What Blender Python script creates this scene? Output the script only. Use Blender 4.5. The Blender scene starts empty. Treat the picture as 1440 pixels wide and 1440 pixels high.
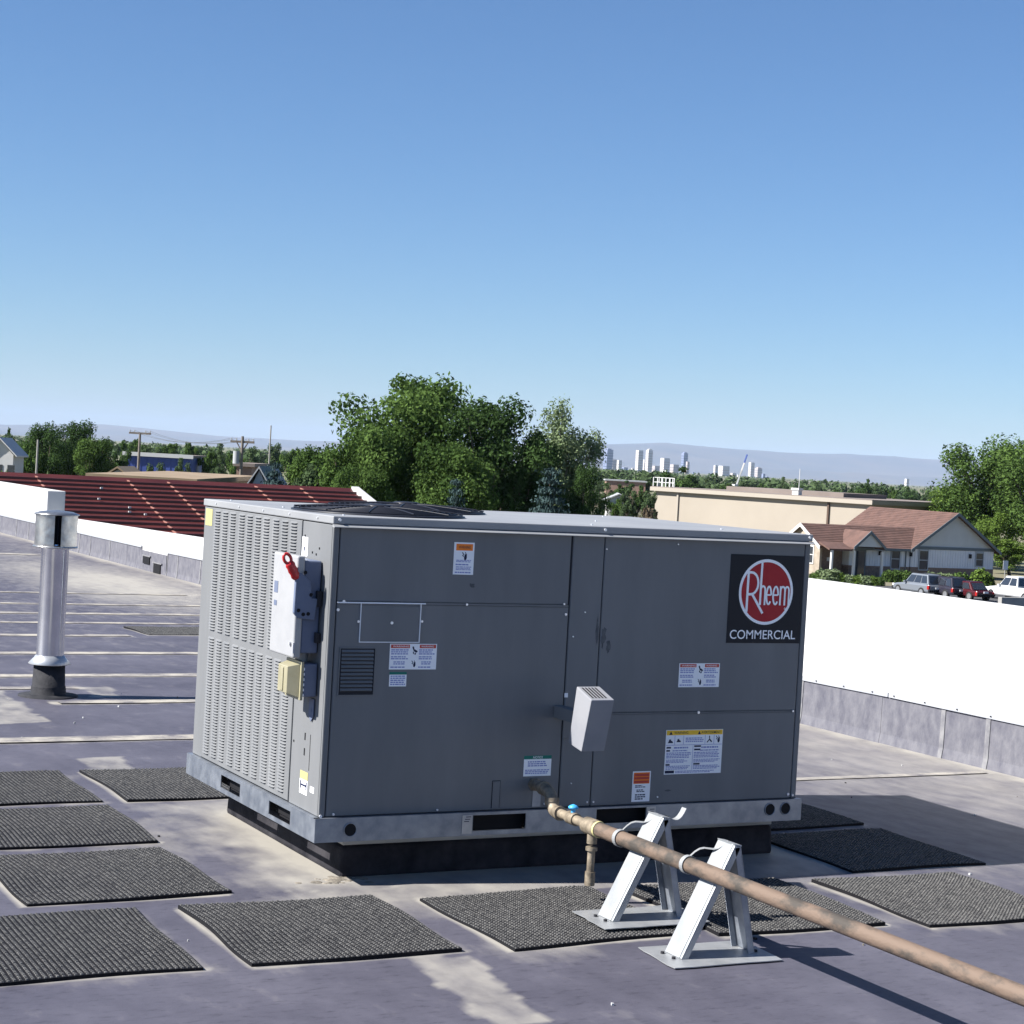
import bpy, math, random
import numpy as np
from mathutils import Matrix, Vector

scene = bpy.context.scene
COL = scene.collection
# ------------------------------------------------------------------ camera
CH = 1.648                      # eye above the roof deck; world X runs along the long side of the unit, Y along its short side
FPX = 2657.88                   # focal length in photo pixels (1440 px wide)
CR = np.array([0.88330, -0.46472, 0.05560])
CD = np.array([0.03724, -0.04862, -0.99812])
CF = np.array([0.46707, 0.88369, -0.02667])
cam_data = bpy.data.cameras.new('camera')
cam = bpy.data.objects.new('camera', cam_data)
COL.objects.link(cam)
cam_data.sensor_width = 36.0
cam_data.lens = FPX / 1440 * 36.0
cam_data.clip_start = 0.05
cam_data.clip_end = 90000.0
m4 = Matrix.Identity(4)
for i in range(3):
    m4[i][0] = CR[i]; m4[i][1] = -CD[i]; m4[i][2] = -CF[i]
m4[2][3] = CH
cam.matrix_world = m4
scene.camera = cam
scene.render.resolution_x = 1024
scene.render.resolution_y = 1024

# ------------------------------------------------------------------ light
SUNV = Vector((-1.14, 0.245, 1.0)).normalized()      # towards the sun
SUN_EL = math.asin(SUNV.z)
SUN_AZ = math.atan2(SUNV.x, SUNV.y)
world = bpy.data.worlds.new('World')
scene.world = world
world.use_nodes = True
wn = world.node_tree.nodes
wl = world.node_tree.links
wn.clear()
sky = wn.new('ShaderNodeTexSky')
sky.sky_type = 'NISHITA'
sky.sun_disc = False
sky.sun_elevation = SUN_EL
sky.sun_rotation = SUN_AZ
sky.altitude = 0
sky.air_density = 0.97
sky.dust_density = 0.0
sky.ozone_density = 10.0
bg = wn.new('ShaderNodeBackground')
bg.inputs['Strength'].default_value = 0.05
wo = wn.new('ShaderNodeOutputWorld')
wl.new(sky.outputs[0], bg.inputs[0])
wl.new(bg.outputs[0], wo.inputs[0])
sun_data = bpy.data.lights.new('sun', 'SUN')
sun_data.energy = 5.0
sun_data.angle = math.radians(0.55)
sun_data.color = (1.0, 0.965, 0.91)
sun = bpy.data.objects.new('sun', sun_data)
COL.objects.link(sun)
sun.rotation_euler = SUNV.to_track_quat('Z', 'Y').to_euler()
scene.view_settings.view_transform = 'Standard'
scene.view_settings.look = 'None'
scene.view_settings.exposure = 1.3
scene.view_settings.gamma = 1.0
scene.view_settings.use_curve_mapping = False

STREET = -7.05
HAZE_D = 2.3e-5
EYE = CH - STREET
rng = np.random.default_rng(7)
random.seed(7)

def at(px, py, dist):
    """world point seen at photo pixel (px, py) at forward distance dist"""
    d = CR * ((px - 720) / FPX) + CD * ((py - 720) / FPX) + CF
    return np.array([0, 0, CH]) + d * dist

def on_street(px, dist):
    """street-level point under photo column px at forward distance dist"""
    yy = 720.0
    for k in range(6):
        p = at(px, yy, dist)
        yy += (p[2] - STREET) * FPX / dist
    p = at(px, yy, dist)
    return np.array([p[0], p[1], STREET])

# ------------------------------------------------------------------ materials
MATS = {}
def pmat(name, c1, c2=None, scale=4.0, rough=0.7, metal=0.0, bump=0.0, bscale=60.0, detail=4.0, stretch=(1, 1, 1), spec=0.5, lo=0.35, hi=0.65, rvar=0.0):
    m = bpy.data.materials.new(name)
    m.use_nodes = True
    nt = m.node_tree
    n, l = nt.nodes, nt.links
    b = n['Principled BSDF']
    b.inputs['Roughness'].default_value = rough
    b.inputs['Metallic'].default_value = metal
    b.inputs['Specular IOR Level'].default_value = spec
    tc = n.new('ShaderNodeTexCoord')
    mp = n.new('ShaderNodeMapping')
    mp.inputs['Scale'].default_value = stretch
    l.new(tc.outputs['Object'], mp.inputs[0])
    if c2 is not None:
        nz = n.new('ShaderNodeTexNoise')
        nz.inputs['Scale'].default_value = scale
        nz.inputs['Detail'].default_value = detail
        nz.inputs['Roughness'].default_value = 0.6
        l.new(mp.outputs[0], nz.inputs['Vector'])
        rp = n.new('ShaderNodeValToRGB')
        rp.color_ramp.elements[0].position = lo
        rp.color_ramp.elements[1].position = hi
        rp.color_ramp.elements[0].color = (*c1, 1)
        rp.color_ramp.elements[1].color = (*c2, 1)
        l.new(nz.outputs['Fac'], rp.inputs[0])
        l.new(rp.outputs[0], b.inputs['Base Color'])
        if rvar:
            mr = n.new('ShaderNodeMapRange')
            mr.inputs['To Min'].default_value = max(0.02, rough - rvar)
            mr.inputs['To Max'].default_value = min(1, rough + rvar)
            l.new(nz.outputs['Fac'], mr.inputs[0])
            l.new(mr.outputs[0], b.inputs['Roughness'])
    else:
        b.inputs['Base Color'].default_value = (*c1, 1)
    if bump:
        nb = n.new('ShaderNodeTexNoise')
        nb.inputs['Scale'].default_value = bscale
        nb.inputs['Detail'].default_value = 3
        l.new(mp.outputs[0], nb.inputs['Vector'])
        bp = n.new('ShaderNodeBump')
        bp.inputs['Strength'].default_value = bump
        bp.inputs['Distance'].default_value = 0.01
        l.new(nb.outputs['Fac'], bp.inputs['Height'])
        l.new(bp.outputs[0], b.inputs['Normal'])
    MATS[name] = m
    return m

def leaf_mat(name, dark, light, trans=0.3):
    m = bpy.data.materials.new(name)
    m.use_nodes = True
    nt = m.node_tree
    n, l = nt.nodes, nt.links
    n.clear()
    at_ = n.new('ShaderNodeAttribute')
    at_.attribute_name = 'tint'
    rp = n.new('ShaderNodeValToRGB')
    rp.color_ramp.elements[0].color = (*dark, 1)
    rp.color_ramp.elements[1].color = (*light, 1)
    l.new(at_.outputs['Fac'], rp.inputs[0])
    df = n.new('ShaderNodeBsdfDiffuse')
    tr = n.new('ShaderNodeBsdfTranslucent')
    mx = n.new('ShaderNodeMixShader')
    mx.inputs[0].default_value = trans
    l.new(rp.outputs[0], df.inputs[0])
    l.new(rp.outputs[0], tr.inputs[0])
    l.new(df.outputs[0], mx.inputs[1])
    l.new(tr.outputs[0], mx.inputs[2])
    out = n.new('ShaderNodeOutputMaterial')
    l.new(mx.outputs[0], out.inputs[0])
    MATS[name] = m
    return m

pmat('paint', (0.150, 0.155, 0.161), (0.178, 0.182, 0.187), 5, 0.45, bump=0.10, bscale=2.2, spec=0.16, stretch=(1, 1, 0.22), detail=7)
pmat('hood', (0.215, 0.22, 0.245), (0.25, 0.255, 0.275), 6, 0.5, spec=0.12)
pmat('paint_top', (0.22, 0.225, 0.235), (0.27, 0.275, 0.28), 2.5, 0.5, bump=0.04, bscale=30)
pmat('seam', (0.03, 0.03, 0.035), None, rough=0.8, spec=0.15)
pmat('black', (0.012, 0.012, 0.014), None, rough=0.7, spec=0.15)
pmat('guard', (0.02, 0.022, 0.03), None, rough=0.4, spec=0.15)
pmat('galv', (0.2, 0.225, 0.27), (0.31, 0.335, 0.375), 14, 0.42, 0.65, bump=0.03, bscale=20, detail=6, rvar=0.1)
pmat('galv_bright', (0.36, 0.375, 0.39), (0.48, 0.49, 0.5), 9, 0.38, 0.55, bump=0.03, bscale=20)
pmat('vent_metal', (0.62, 0.65, 0.71), (0.76, 0.78, 0.83), 5, 0.2, 0.95, bump=0.03, bscale=7, rvar=0.06)
pmat('vent_cap', (0.36, 0.36, 0.36), (0.56, 0.55, 0.52), 16, 0.32, 0.9, bump=0.35, bscale=18)
pmat('white_sticker', (0.86, 0.87, 0.89), None, rough=0.4, spec=0.15)
pmat('orange', (0.85, 0.22, 0.03), None, rough=0.4, spec=0.15)
pmat('sticker_red', (0.5, 0.07, 0.05), None, rough=0.4, spec=0.15)
pmat('yellow', (0.9, 0.55, 0.05), None, rough=0.4, spec=0.15)
pmat('green_print', (0.02, 0.17, 0.13), None, rough=0.4, spec=0.15)
pmat('blue_print', (0.24, 0.27, 0.52), None, rough=0.4, spec=0.15)
pmat('dark_print', (0.02, 0.025, 0.06), None, rough=0.4, spec=0.15)
pmat('logo_black', (0.009, 0.012, 0.02), None, rough=0.45, spec=0.15)
pmat('logo_red', (0.36, 0.014, 0.025), (0.4, 0.02, 0.03), 20, 0.4, spec=0.15)
pmat('logo_white', (0.94, 0.94, 0.95), None, rough=0.4, spec=0.15)
pmat('edging', (0.80, 0.81, 0.83), None, rough=0.4)
pmat('screw', (0.72, 0.73, 0.76), None, rough=0.3, metal=0.4)
pmat('switch_white', (0.3, 0.305, 0.315), (0.335, 0.338, 0.345), 8, 0.35)
pmat('switch_grey', (0.115, 0.14, 0.21), (0.135, 0.16, 0.23), 8, 0.4, spec=0.15)
pmat('red_handle', (0.42, 0.012, 0.016), (0.5, 0.02, 0.02), 20, 0.35)
pmat('bubble', (0.27, 0.25, 0.16), (0.32, 0.295, 0.2), 12, 0.3)
pmat('yellow_tag', (0.42, 0.39, 0.17), None, rough=0.5)
pmat('pipe_rust', (0.052, 0.044, 0.037), (0.142, 0.100, 0.074), 11, 0.75, 0.1, bump=0.25, bscale=70, detail=10, stretch=(1, .55, 1), lo=.40, hi=.54)
pmat('pipe_fit', (0.14, 0.115, 0.085), (0.30, 0.25, 0.185), 26, 0.6, 0.3, bump=0.2, bscale=80)
pmat('valve_blue', (0.05, 0.32, 0.62), None, rough=0.4)
pmat('tape_yellow', (0.5, 0.45, 0.22), None, rough=0.5)
pmat('stand_white', (0.29, 0.305, 0.32), (0.36, 0.37, 0.375), 10, 0.42, 0.3, bump=0.04)
pmat('rubber', (0.006, 0.006, 0.008), (0.010, 0.010, 0.012), 8, 0.75, bump=0.15, bscale=200, spec=0.15)
pmat('rubber_knob', (0.030, 0.030, 0.032), (0.135, 0.132, 0.127), 60, 0.6, bump=0.1, bscale=200, detail=6, spec=0.15, lo=.32, hi=.70)
pmat('boot', (0.02, 0.021, 0.025), (0.038, 0.038, 0.042), 14, 0.75, bump=0.2, bscale=80, spec=0.15)
pmat('curb', (0.013, 0.013, 0.017), (0.04, 0.038, 0.043), 6, 0.85, bump=0.2, bscale=60, detail=6, spec=0.1)
pmat('nailer', (0.36, 0.36, 0.35), (0.42, 0.415, 0.4), 10, 0.7)
pmat('stucco', (0.52, 0.515, 0.505), (0.57, 0.565, 0.555), 1.3, 0.9, bump=0.12, bscale=90)
pmat('stucco_far', (0.46, 0.455, 0.45), (0.5, 0.495, 0.49), 1.3, 0.9)
pmat('flashing', (0.068, 0.068, 0.090), (0.150, 0.148, 0.165), 16, 0.8, bump=0.25, bscale=60, detail=10, lo=.28, hi=.72, stretch=(1, 1, 0.55))
pmat('flash_light', (0.115, 0.114, 0.130), (0.205, 0.202, 0.208), 12, 0.8, detail=8)
pmat('term_bar', (0.36, 0.37, 0.4), (0.42, 0.43, 0.45), 6, 0.5, 0.2)
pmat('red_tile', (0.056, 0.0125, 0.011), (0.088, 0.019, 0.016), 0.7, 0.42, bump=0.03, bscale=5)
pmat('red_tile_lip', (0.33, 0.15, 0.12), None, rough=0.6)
pmat('trim_white', (0.45, 0.45, 0.45), None, rough=0.6)
pmat('asphalt', (0.045, 0.045, 0.048), (0.07, 0.068, 0.068), 0.4, 0.9)
pmat('shingle', (0.082, 0.045, 0.036), (0.125, 0.068, 0.054), 1.2, 0.85, bump=0.3, bscale=12, detail=8)
pmat('siding', (0.6, 0.62, 0.66), (0.66, 0.68, 0.71), 0.8, 0.7)
pmat('siding_gable', (0.47, 0.48, 0.47), (0.52, 0.53, 0.52), 0.8, 0.7)
pmat('house_trim', (0.10, 0.125, 0.14), None, rough=0.6)
pmat('house_brick', (0.15, 0.105, 0.085), (0.24, 0.17, 0.13), 5, 0.9, bump=0.4, bscale=14, detail=6)
pmat('house_stone', (0.25, 0.21, 0.165), (0.34, 0.29, 0.235), 2.2, 0.9, bump=0.4, bscale=8, detail=6)
pmat('pane', (0.025, 0.03, 0.04), None, rough=0.08, spec=0.8)
pmat('window_frame', (0.30, 0.33, 0.36), None, rough=0.6)
pmat('frame_white', (0.6, 0.6, 0.59), None, rough=0.6)
pmat('beige_wall', (0.295, 0.258, 0.212), (0.33, 0.29, 0.24), 0.15, 0.85)
pmat('beige_trim', (0.33, 0.293, 0.245), None, rough=0.7)
pmat('roof_grey', (0.16, 0.13, 0.115), (0.2, 0.165, 0.145), 0.2, 0.9)
pmat('brown', (0.075, 0.045, 0.03), None, rough=0.7)
pmat('blue_metal', (0.030, 0.055, 0.22), (0.038, 0.066, 0.25), 0.3, 0.5)
pmat('tan_roof', (0.19, 0.14, 0.09), (0.25, 0.185, 0.12), 0.3, 0.95)
pmat('grey_wall', (0.3, 0.31, 0.325), (0.35, 0.36, 0.37), 0.5, 0.85)
pmat('old_brick', (0.22, 0.14, 0.11), (0.28, 0.18, 0.14), 1.2, 0.9)
pmat('concrete', (0.25, 0.245, 0.235), (0.31, 0.305, 0.29), 1.0, 0.9)
pmat('pole_wood', (0.13, 0.11, 0.095), (0.19, 0.165, 0.14), 3, 0.9)
pmat('pole_pale', (0.26, 0.25, 0.235), None, rough=0.8)
pmat('wire', (0.08, 0.08, 0.085), None, rough=0.6)
pmat('bark', (0.085, 0.065, 0.05), (0.16, 0.125, 0.10), 3, 0.95, bump=0.4, bscale=12)
pmat('tyre', (0.014, 0.014, 0.015), None, rough=0.85)
pmat('rim', (0.55, 0.56, 0.58), None, rough=0.3, metal=0.8)
pmat('car_silver', (0.20, 0.22, 0.25), None, rough=0.28, metal=0.35)
pmat('car_dark', (0.03, 0.028, 0.042), None, rough=0.25, metal=0.2)
pmat('car_red', (0.06, 0.008, 0.012), None, rough=0.25, metal=0.1)
pmat('car_white', (0.55, 0.56, 0.57), None, rough=0.3)
pmat('lamp_red', (0.30, 0.012, 0.012), None, rough=0.2)
pmat('lamp_clear', (0.75, 0.76, 0.78), None, rough=0.15)
pmat('plate', (0.6, 0.62, 0.65), None, rough=0.4)
pmat('mountain', (0.07, 0.08, 0.085), (0.12, 0.11, 0.1), 0.0006, 0.95)
pmat('tower_white', (0.5, 0.485, 0.475), None, rough=0.7)
pmat('tower_blue', (0.2, 0.23, 0.34), None, rough=0.4)
pmat('tower_tan', (0.4, 0.35, 0.33), None, rough=0.7)
pmat('tower_glass', (0.12, 0.15, 0.22), None, rough=0.3)
pmat('crane_blue', (0.05, 0.09, 0.30), None, rough=0.5)
pmat('mastic', (0.1, 0.09, 0.075), (0.24, 0.21, 0.17), 22, 0.9, bump=0.6, bscale=60, detail=6)
pmat('dusty_strip', (0.085, 0.08, 0.098), (0.34, 0.315, 0.27), 5, 0.9, bump=0.15, bscale=50, detail=8, lo=.33, hi=.60)
leaf_mat('leaf_elm', (0.032, 0.060, 0.018), (0.120, 0.190, 0.050))
leaf_mat('leaf_dark', (0.022, 0.044, 0.016), (0.078, 0.132, 0.042))
leaf_mat('leaf_pale', (0.10, 0.14, 0.065), (0.25, 0.31, 0.17), 0.25)
leaf_mat('leaf_spruce', (0.016, 0.032, 0.032), (0.062, 0.095, 0.094), 0.1)
leaf_mat('leaf_bright', (0.065, 0.11, 0.022), (0.17, 0.25, 0.055))
leaf_mat('leaf_dry', (0.09, 0.07, 0.05), (0.18, 0.145, 0.10), 0.15)
leaf_mat('leaf_far', (0.040, 0.066, 0.030), (0.105, 0.150, 0.068), 0.2)

# ------------------------------------------------------------------ mesh helper
class MB:
    def __init__(s):
        s.v = []; s.f = []; s.mi = []; s.mats = []; s.cur = 0; s.smooth = False; s.sm = []
    def use(s, name):
        if name not in s.mats: s.mats.append(name)
        s.cur = s.mats.index(name); return s
    def add(s, verts, faces, smooth=False):
        o = len(s.v)
        s.v.extend([tuple(map(float, p)) for p in verts])
        for f in faces:
            s.f.append(tuple(i + o for i in f)); s.mi.append(s.cur); s.sm.append(smooth)
        return s
    def box(s, a, b):
        x0, y0, z0 = a; x1, y1, z1 = b
        if x0 > x1: x0, x1 = x1, x0
        if y0 > y1: y0, y1 = y1, y0
        if z0 > z1: z0, z1 = z1, z0
        return s.add([(x0, y0, z0), (x1, y0, z0), (x1, y1, z0), (x0, y1, z0), (x0, y0, z1), (x1, y0, z1), (x1, y1, z1), (x0, y1, z1)],
                     [(0, 3, 2, 1), (4, 5, 6, 7), (0, 1, 5, 4), (1, 2, 6, 5), (2, 3, 7, 6), (3, 0, 4, 7)])
    def hexa(s, p):      # eight corners, bottom four then top four
        return s.add(p, [(0, 3, 2, 1), (4, 5, 6, 7), (0, 1, 5, 4), (1, 2, 6, 5), (2, 3, 7, 6), (3, 0, 4, 7)])
    def prism(s, poly, ext):
        """poly: list of 3D points, ext: extrusion vector"""
        n = len(poly); e = np.array(ext, float)
        v = [np.array(p, float) for p in poly] + [np.array(p, float) + e for p in poly]
        f = [tuple(range(n))[::-1], tuple(range(n, 2 * n))] + [(i, (i + 1) % n, n + (i + 1) % n, n + i) for i in range(n)]
        return s.add(v, f)
    def tube(s, path, r, n=12, caps=True, smooth=True):
        path = [np.array(p, float) for p in path]
        rs = r if isinstance(r, (list, tuple, np.ndarray)) else [r] * len(path)
        vs = []; fs = []
        up = None
        for i, p in enumerate(path):
            t = path[min(i + 1, len(path) - 1)] - path[max(i - 1, 0)]
            t = t / (np.linalg.norm(t) + 1e-12)
            if up is None:
                a = np.array([0, 0, 1.]) if abs(t[2]) < .9 else np.array([1., 0, 0])
                up = np.cross(t, a); up /= np.linalg.norm(up)
            else:
                up = up - t * np.dot(up, t); up /= (np.linalg.norm(up) + 1e-12)
            w = np.cross(t, up)
            for k in range(n):
                q = 2 * math.pi * k / n
                vs.append(p + rs[i] * (math.cos(q) * up + math.sin(q) * w))
        for i in range(len(path) - 1):
            for k in range(n):
                a, b = i * n + k, i * n + (k + 1) % n
                fs.append((a, b, b + n, a + n))
        s.add(vs, fs, smooth)
        if caps:
            s.add(vs[:n], [tuple(range(n))[::-1]]); s.add(vs[-n:], [tuple(range(n))])
        return s
    def lathe(s, c, prof, n=32, a0=0., a1=2 * math.pi, smooth=True):
        """prof: (radius, z) list; vertical axis at c"""
        full = abs(a1 - a0 - 2 * math.pi) < 1e-6
        m = n if full else n + 1
        vs = []; fs = []
        for r, z in prof:
            for k in range(m):
                q = a0 + (a1 - a0) * k / n
                vs.append((c[0] + r * math.cos(q), c[1] + r * math.sin(q), c[2] + z))
        for i in range(len(prof) - 1):
            for k in range(n):
                a = i * m + k; b = i * m + (k + 1) % m
                fs.append((a, b, b + m, a + m))
        return s.add(vs, fs, smooth)
    def build(s, name, mat=None, parent=None, bevel=0.0, seg=2, kind=None, label=None):
        me = bpy.data.meshes.new(name)
        off = np.array(parent_origin(parent))
        v = (np.array(s.v) - off) if len(s.v) else []
        me.from_pydata([tuple(p) for p in v], [], s.f)
        if s.mats:
            for mname in s.mats: me.materials.append(MATS[mname])
            me.polygons.foreach_set('material_index', s.mi)
        else:
            me.materials.append(MATS[mat])
        me.polygons.foreach_set('use_smooth', s.sm)
        me.update()
        o = bpy.data.objects.new(name, me)
        COL.objects.link(o)
        if parent: o.parent = parent
        if bevel:
            b = o.modifiers.new('bevel', 'BEVEL')
            b.width = bevel; b.segments = seg; b.limit_method = 'ANGLE'; b.angle_limit = math.radians(35)
            b.harden_normals = False
        if kind: o['kind'] = kind
        if label: o['label'] = label
        return o

ORIG = {}
def parent_origin(p):
    if p is None: return (0, 0, 0)
    return ORIG.get(p.name, (0, 0, 0))

def thing(name, loc, label, cat, group=None):
    o = bpy.data.objects.new(name, None)
    COL.objects.link(o)
    o.empty_display_size = 0.1
    o.location = loc
    o['label'] = label; o['category'] = cat
    if group: o['group'] = group
    ORIG[o.name] = tuple(loc)
    return o
def sub(o, parent):
    """register a part so that sub-parts built in world coordinates land right"""
    ORIG[o.name] = parent_origin(parent)
    return o
def tag(o, label, cat, group=None):
    o['label'] = label; o['category'] = cat
    if group: o['group'] = group
    return o
def struct(o):
    o['kind'] = 'structure'; return o

def text_mesh(txt, mat, parent, name, org, xdir, zdir, w, h, depth=0.0006):
    """flat lettering filling a box of w x h from org (lower left)"""
    cu = bpy.data.curves.new('lettering', 'FONT')
    cu.body = txt
    cu.size = 1.0
    cu.offset = 0.004
    o = bpy.data.objects.new('lettering_tmp', cu)
    COL.objects.link(o)
    bpy.context.view_layer.update()
    me = bpy.data.meshes.new_from_object(o.evaluated_get(bpy.context.evaluated_depsgraph_get()))
    bpy.data.objects.remove(o)
    v = np.array([p.co[:] for p in me.vertices])
    mn, mx = v.min(0), v.max(0)
    org = np.array(org); xd = np.array(xdir); zd = np.array(zdir)
    off = np.array(parent_origin(parent))
    for i, p in enumerate(me.vertices):
        q = org + xd * (v[i, 0] - mn[0]) / (mx[0] - mn[0]) * w + zd * (v[i, 1] - mn[1]) / (mx[1] - mn[1]) * h - off
        p.co = q
    me.materials.clear(); me.materials.append(MATS[mat])
    ob = bpy.data.objects.new(name, me)
    COL.objects.link(ob)
    ob.parent = parent
    return ob

# ================================================================== ROOF DECK
PADS = [(1.67, 2.42, 8.40, 9.20), (1.65, 2.41, 7.50, 8.29), (1.63, 2.39, 6.58, 7.37), (1.23, 1.98, 5.645, 6.435),
        (2.53, 3.29, 8.39, 9.19), (2.14, 2.88, 5.625, 6.41), (3.04, 3.78, 5.59, 6.33), (3.88, 4.61, 5.53, 6.28),
        (4.755, 5.47, 5.43, 6.19), (5.06, 5.79, 6.31, 7.06), (5.05, 5.80, 7.17, 7.92), (5.05, 5.80, 16.4, 17.1)]
UX, UY, UZ = 2.751, 6.648, 0.255            # near lower corner of the cabinet (on the rail)
UL, UW, UH = 2.235, 1.519, 1.152
CURB = (UX + .146, UX + 2.19, UY + .093, UY + UW - .093)
WALLX = 7.75

def deck_z(y):
    t = np.clip((np.asarray(y, float) - 10) / 11, 0, 1)
    return -.12 * t * t * (3 - 2 * t)

def vnoise(x, y, s, seed):
    """value noise on arrays"""
    r = np.random.default_rng(seed).random((64, 64))
    u = x * s; v = y * s
    i = np.floor(u).astype(int); j = np.floor(v).astype(int)
    fu = u - i; fv = v - j
    fu = fu * fu * (3 - 2 * fu); fv = fv * fv * (3 - 2 * fv)
    g = lambda a, b: r[a % 64, b % 64]
    return (g(i, j) * (1 - fu) + g(i + 1, j) * fu) * (1 - fv) + (g(i, j + 1) * (1 - fu) + g(i + 1, j + 1) * fu) * fv

def fbm(x, y, s, seed, o=4):
    t = 0; a = .5
    for k in range(o):
        t = t + a * vnoise(x, y, s * 2 ** k, seed + k); a *= .5
    return t / (1 - .5 ** o)

SEAMS = [(10.20, -4, 3.55, .14), (11.69, 3.05, 7.2, .12), (12.42, -4, 3.36, .11), (13.13, -4, 7.2, .15), (14.71, -4, 7.2, .15), (16.28, -4, 4.85, .14),
         (17.6, -4, 7.2, .12), (18.68, -4, 7.2, .15), (19.85, -4, 7.2, .13), (21.3, -2, 7.0, .12), (28.1, 2, 7.3, .2), (8.36, 5.95, 7.62, .07)]
def make_deck():
    xs = np.concatenate([np.arange(-24, 1.0, .8), np.arange(1.0, WALLX + .001, .03), [WALLX + .01]])
    ys = np.concatenate([np.arange(-12, 4.0, .8), np.arange(4.0, 12.5, .03), np.arange(12.5, 22, .1), np.arange(22, 75, .6)])
    X, Y = np.meshgrid(xs, ys)
    Z = deck_z(Y) + (fbm(X, Y, .9, 3) - .5) * .010 * (Y < 14) * (X > 1)
    hold = np.zeros_like(X)
    Z = np.where(Z > 0, Z * .35, Z) - .002
    # dust: where water and feet leave pale silt
    dx = np.maximum(np.maximum(CURB[0] - X, X - CURB[1]), 0); dy = np.maximum(np.maximum(CURB[2] - Y, Y - CURB[3]), 0)
    dist = np.hypot(dx, dy)
    n1 = fbm(X, Y, 2.2, 11); n2 = fbm(X, Y, 7.0, 23); n3 = fbm(X, Y, .7, 37)
    dust = np.zeros_like(X)
    left = (X < CURB[0] + .25) & (Y > CURB[2] - .35)
    dust = np.maximum(dust, np.where(left, np.clip(1.0 - dist / (.10 + .80 * n1 * (.4 + 1.1 * n2)), 0, 1) * (.38 + .9 * n2), 0))
    dust = np.maximum(dust, np.clip(1.0 - dist / (.10 + .30 * n1), 0, 1))
    front = (Y < CURB[2]) & (Y > CURB[2] - .42) & (X > CURB[0] - .3) & (X < CURB[1] + .2)
    dust = np.maximum(dust, np.where(front, .25 + .5 * n2, 0))
    for k, (a, b, c, d) in enumerate(PADS):
        e = np.maximum(np.maximum(a - X, X - b), np.maximum(c - Y, Y - d))
        w = .018 + .05 * np.clip(n2 - .35, 0, 1)
        edge = np.clip(1 - np.abs(e) / w, 0, 1)
        side = np.where((X < a + .05) | (Y < c + .02), 1.0, .45)
        dust = np.maximum(dust, edge * side * (.5 + .8 * n1))
        # silt between pads
        dust = np.maximum(dust, np.clip(1 - e / .22, 0, 1) * np.clip(n1 - .48, 0, 1) * 1.6 * (e > 0))
    wall = np.clip(1 - (WALLX - X) / (.10 + .55 * n1), 0, 1)
    dust = np.maximum(dust, wall * (.55 + .6 * n2))
    dust = np.maximum(dust, np.clip((X - 5.0) / 2.2, 0, 1) * (Y < 14) * (.30 + .25 * np.clip(n1 - .25, 0, 1)))
    dust = np.maximum(dust, np.clip(n3 - .60, 0, 1) * 1.3 * n2)
    pond = np.exp(-((X - 6.6) / 1.1) ** 2 - ((Y - 23) / 4.0) ** 2)
    dust = np.maximum(dust, pond * (.55 + .6 * n1))
    far = np.clip((Y - 10) / 14, 0, 1)
    dust = np.maximum(dust, far * (.04 + .22 * n1))
    for yy, xa, xb, ww in SEAMS:
        on = (X > xa - .05) & (X < xb + .05)
        dust = np.maximum(dust, np.where(on, np.exp(-((Y - yy) / (ww * .62)) ** 2) * (.45 + .7 * n1), 0))
    def quadmask(P, soft):
        m = np.full_like(X, 9.0)
        for q in range(4):
            (xa, ya), (xb, yb) = P[q], P[(q + 1) % 4]
            L_ = math.hypot(xb - xa, yb - ya)
            m = np.minimum(m, ((xb - xa) * (Y - ya) - (yb - ya) * (X - xa)) / L_)
        return np.clip((m + (n2 - .5) * .10) / soft + .5, 0, 1)
    for P in ([(2.60, 4.83), (2.75, 4.86), (2.87, 5.58), (2.66, 5.60)], [(2.50, 10.85), (2.79, 10.9), (2.82, 12.3), (2.55, 12.3)], [(2.57, 9.2), (2.80, 9.2), (2.84, 9.6), (2.61, 9.6)], [(3.35, 11.97), (3.53, 11.98), (3.60, 12.5), (3.42, 12.48)]):
        dust = np.maximum(dust, quadmask(P, .035) * (.30 + .75 * (n2 - .3)) + np.exp(-((quadmask(P, .05) - .5) / .22) ** 2) * .35 * (n1 > .45))
    # two pale arcs of old patching in front of the curb corner
    rr = np.hypot(X - (CURB[0] - .02), (Y - (CURB[2] - .12)) * 1.6)
    dust = np.maximum(dust, np.exp(-((rr - .20) / .015) ** 2) * .7 + np.exp(-((rr - .27) / .012) ** 2) * .6)
    ny, nx = X.shape
    v = np.stack([X, Y, Z], -1).reshape(-1, 3)
    idx = np.arange(nx * ny).reshape(ny, nx)
    f = np.stack([idx[:-1, :-1], idx[:-1, 1:], idx[1:, 1:], idx[1:, :-1]], -1).reshape(-1, 4)
    me = bpy.data.meshes.new('roof_deck')
    me.vertices.add(len(v)); me.vertices.foreach_set('co', v.ravel())
    me.loops.add(f.size); me.loops.foreach_set('vertex_index', f.ravel())
    me.polygons.add(len(f)); me.polygons.foreach_set('loop_start', np.arange(0, f.size, 4)); me.polygons.foreach_set('loop_total', np.full(len(f), 4))
    me.polygons.foreach_set('use_smooth', np.ones(len(f), bool))
    a = me.attributes.new('dust', 'FLOAT', 'POINT'); a.data.foreach_set('value', np.clip(dust, 0, 1).ravel().astype(np.float32))
    me.update(); me.validate()
    m = bpy.data.materials.new('membrane'); m.use_nodes = True
    n, l = m.node_tree.nodes, m.node_tree.links
    b = n['Principled BSDF']
    tc = n.new('ShaderNodeTexCoord')
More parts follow.
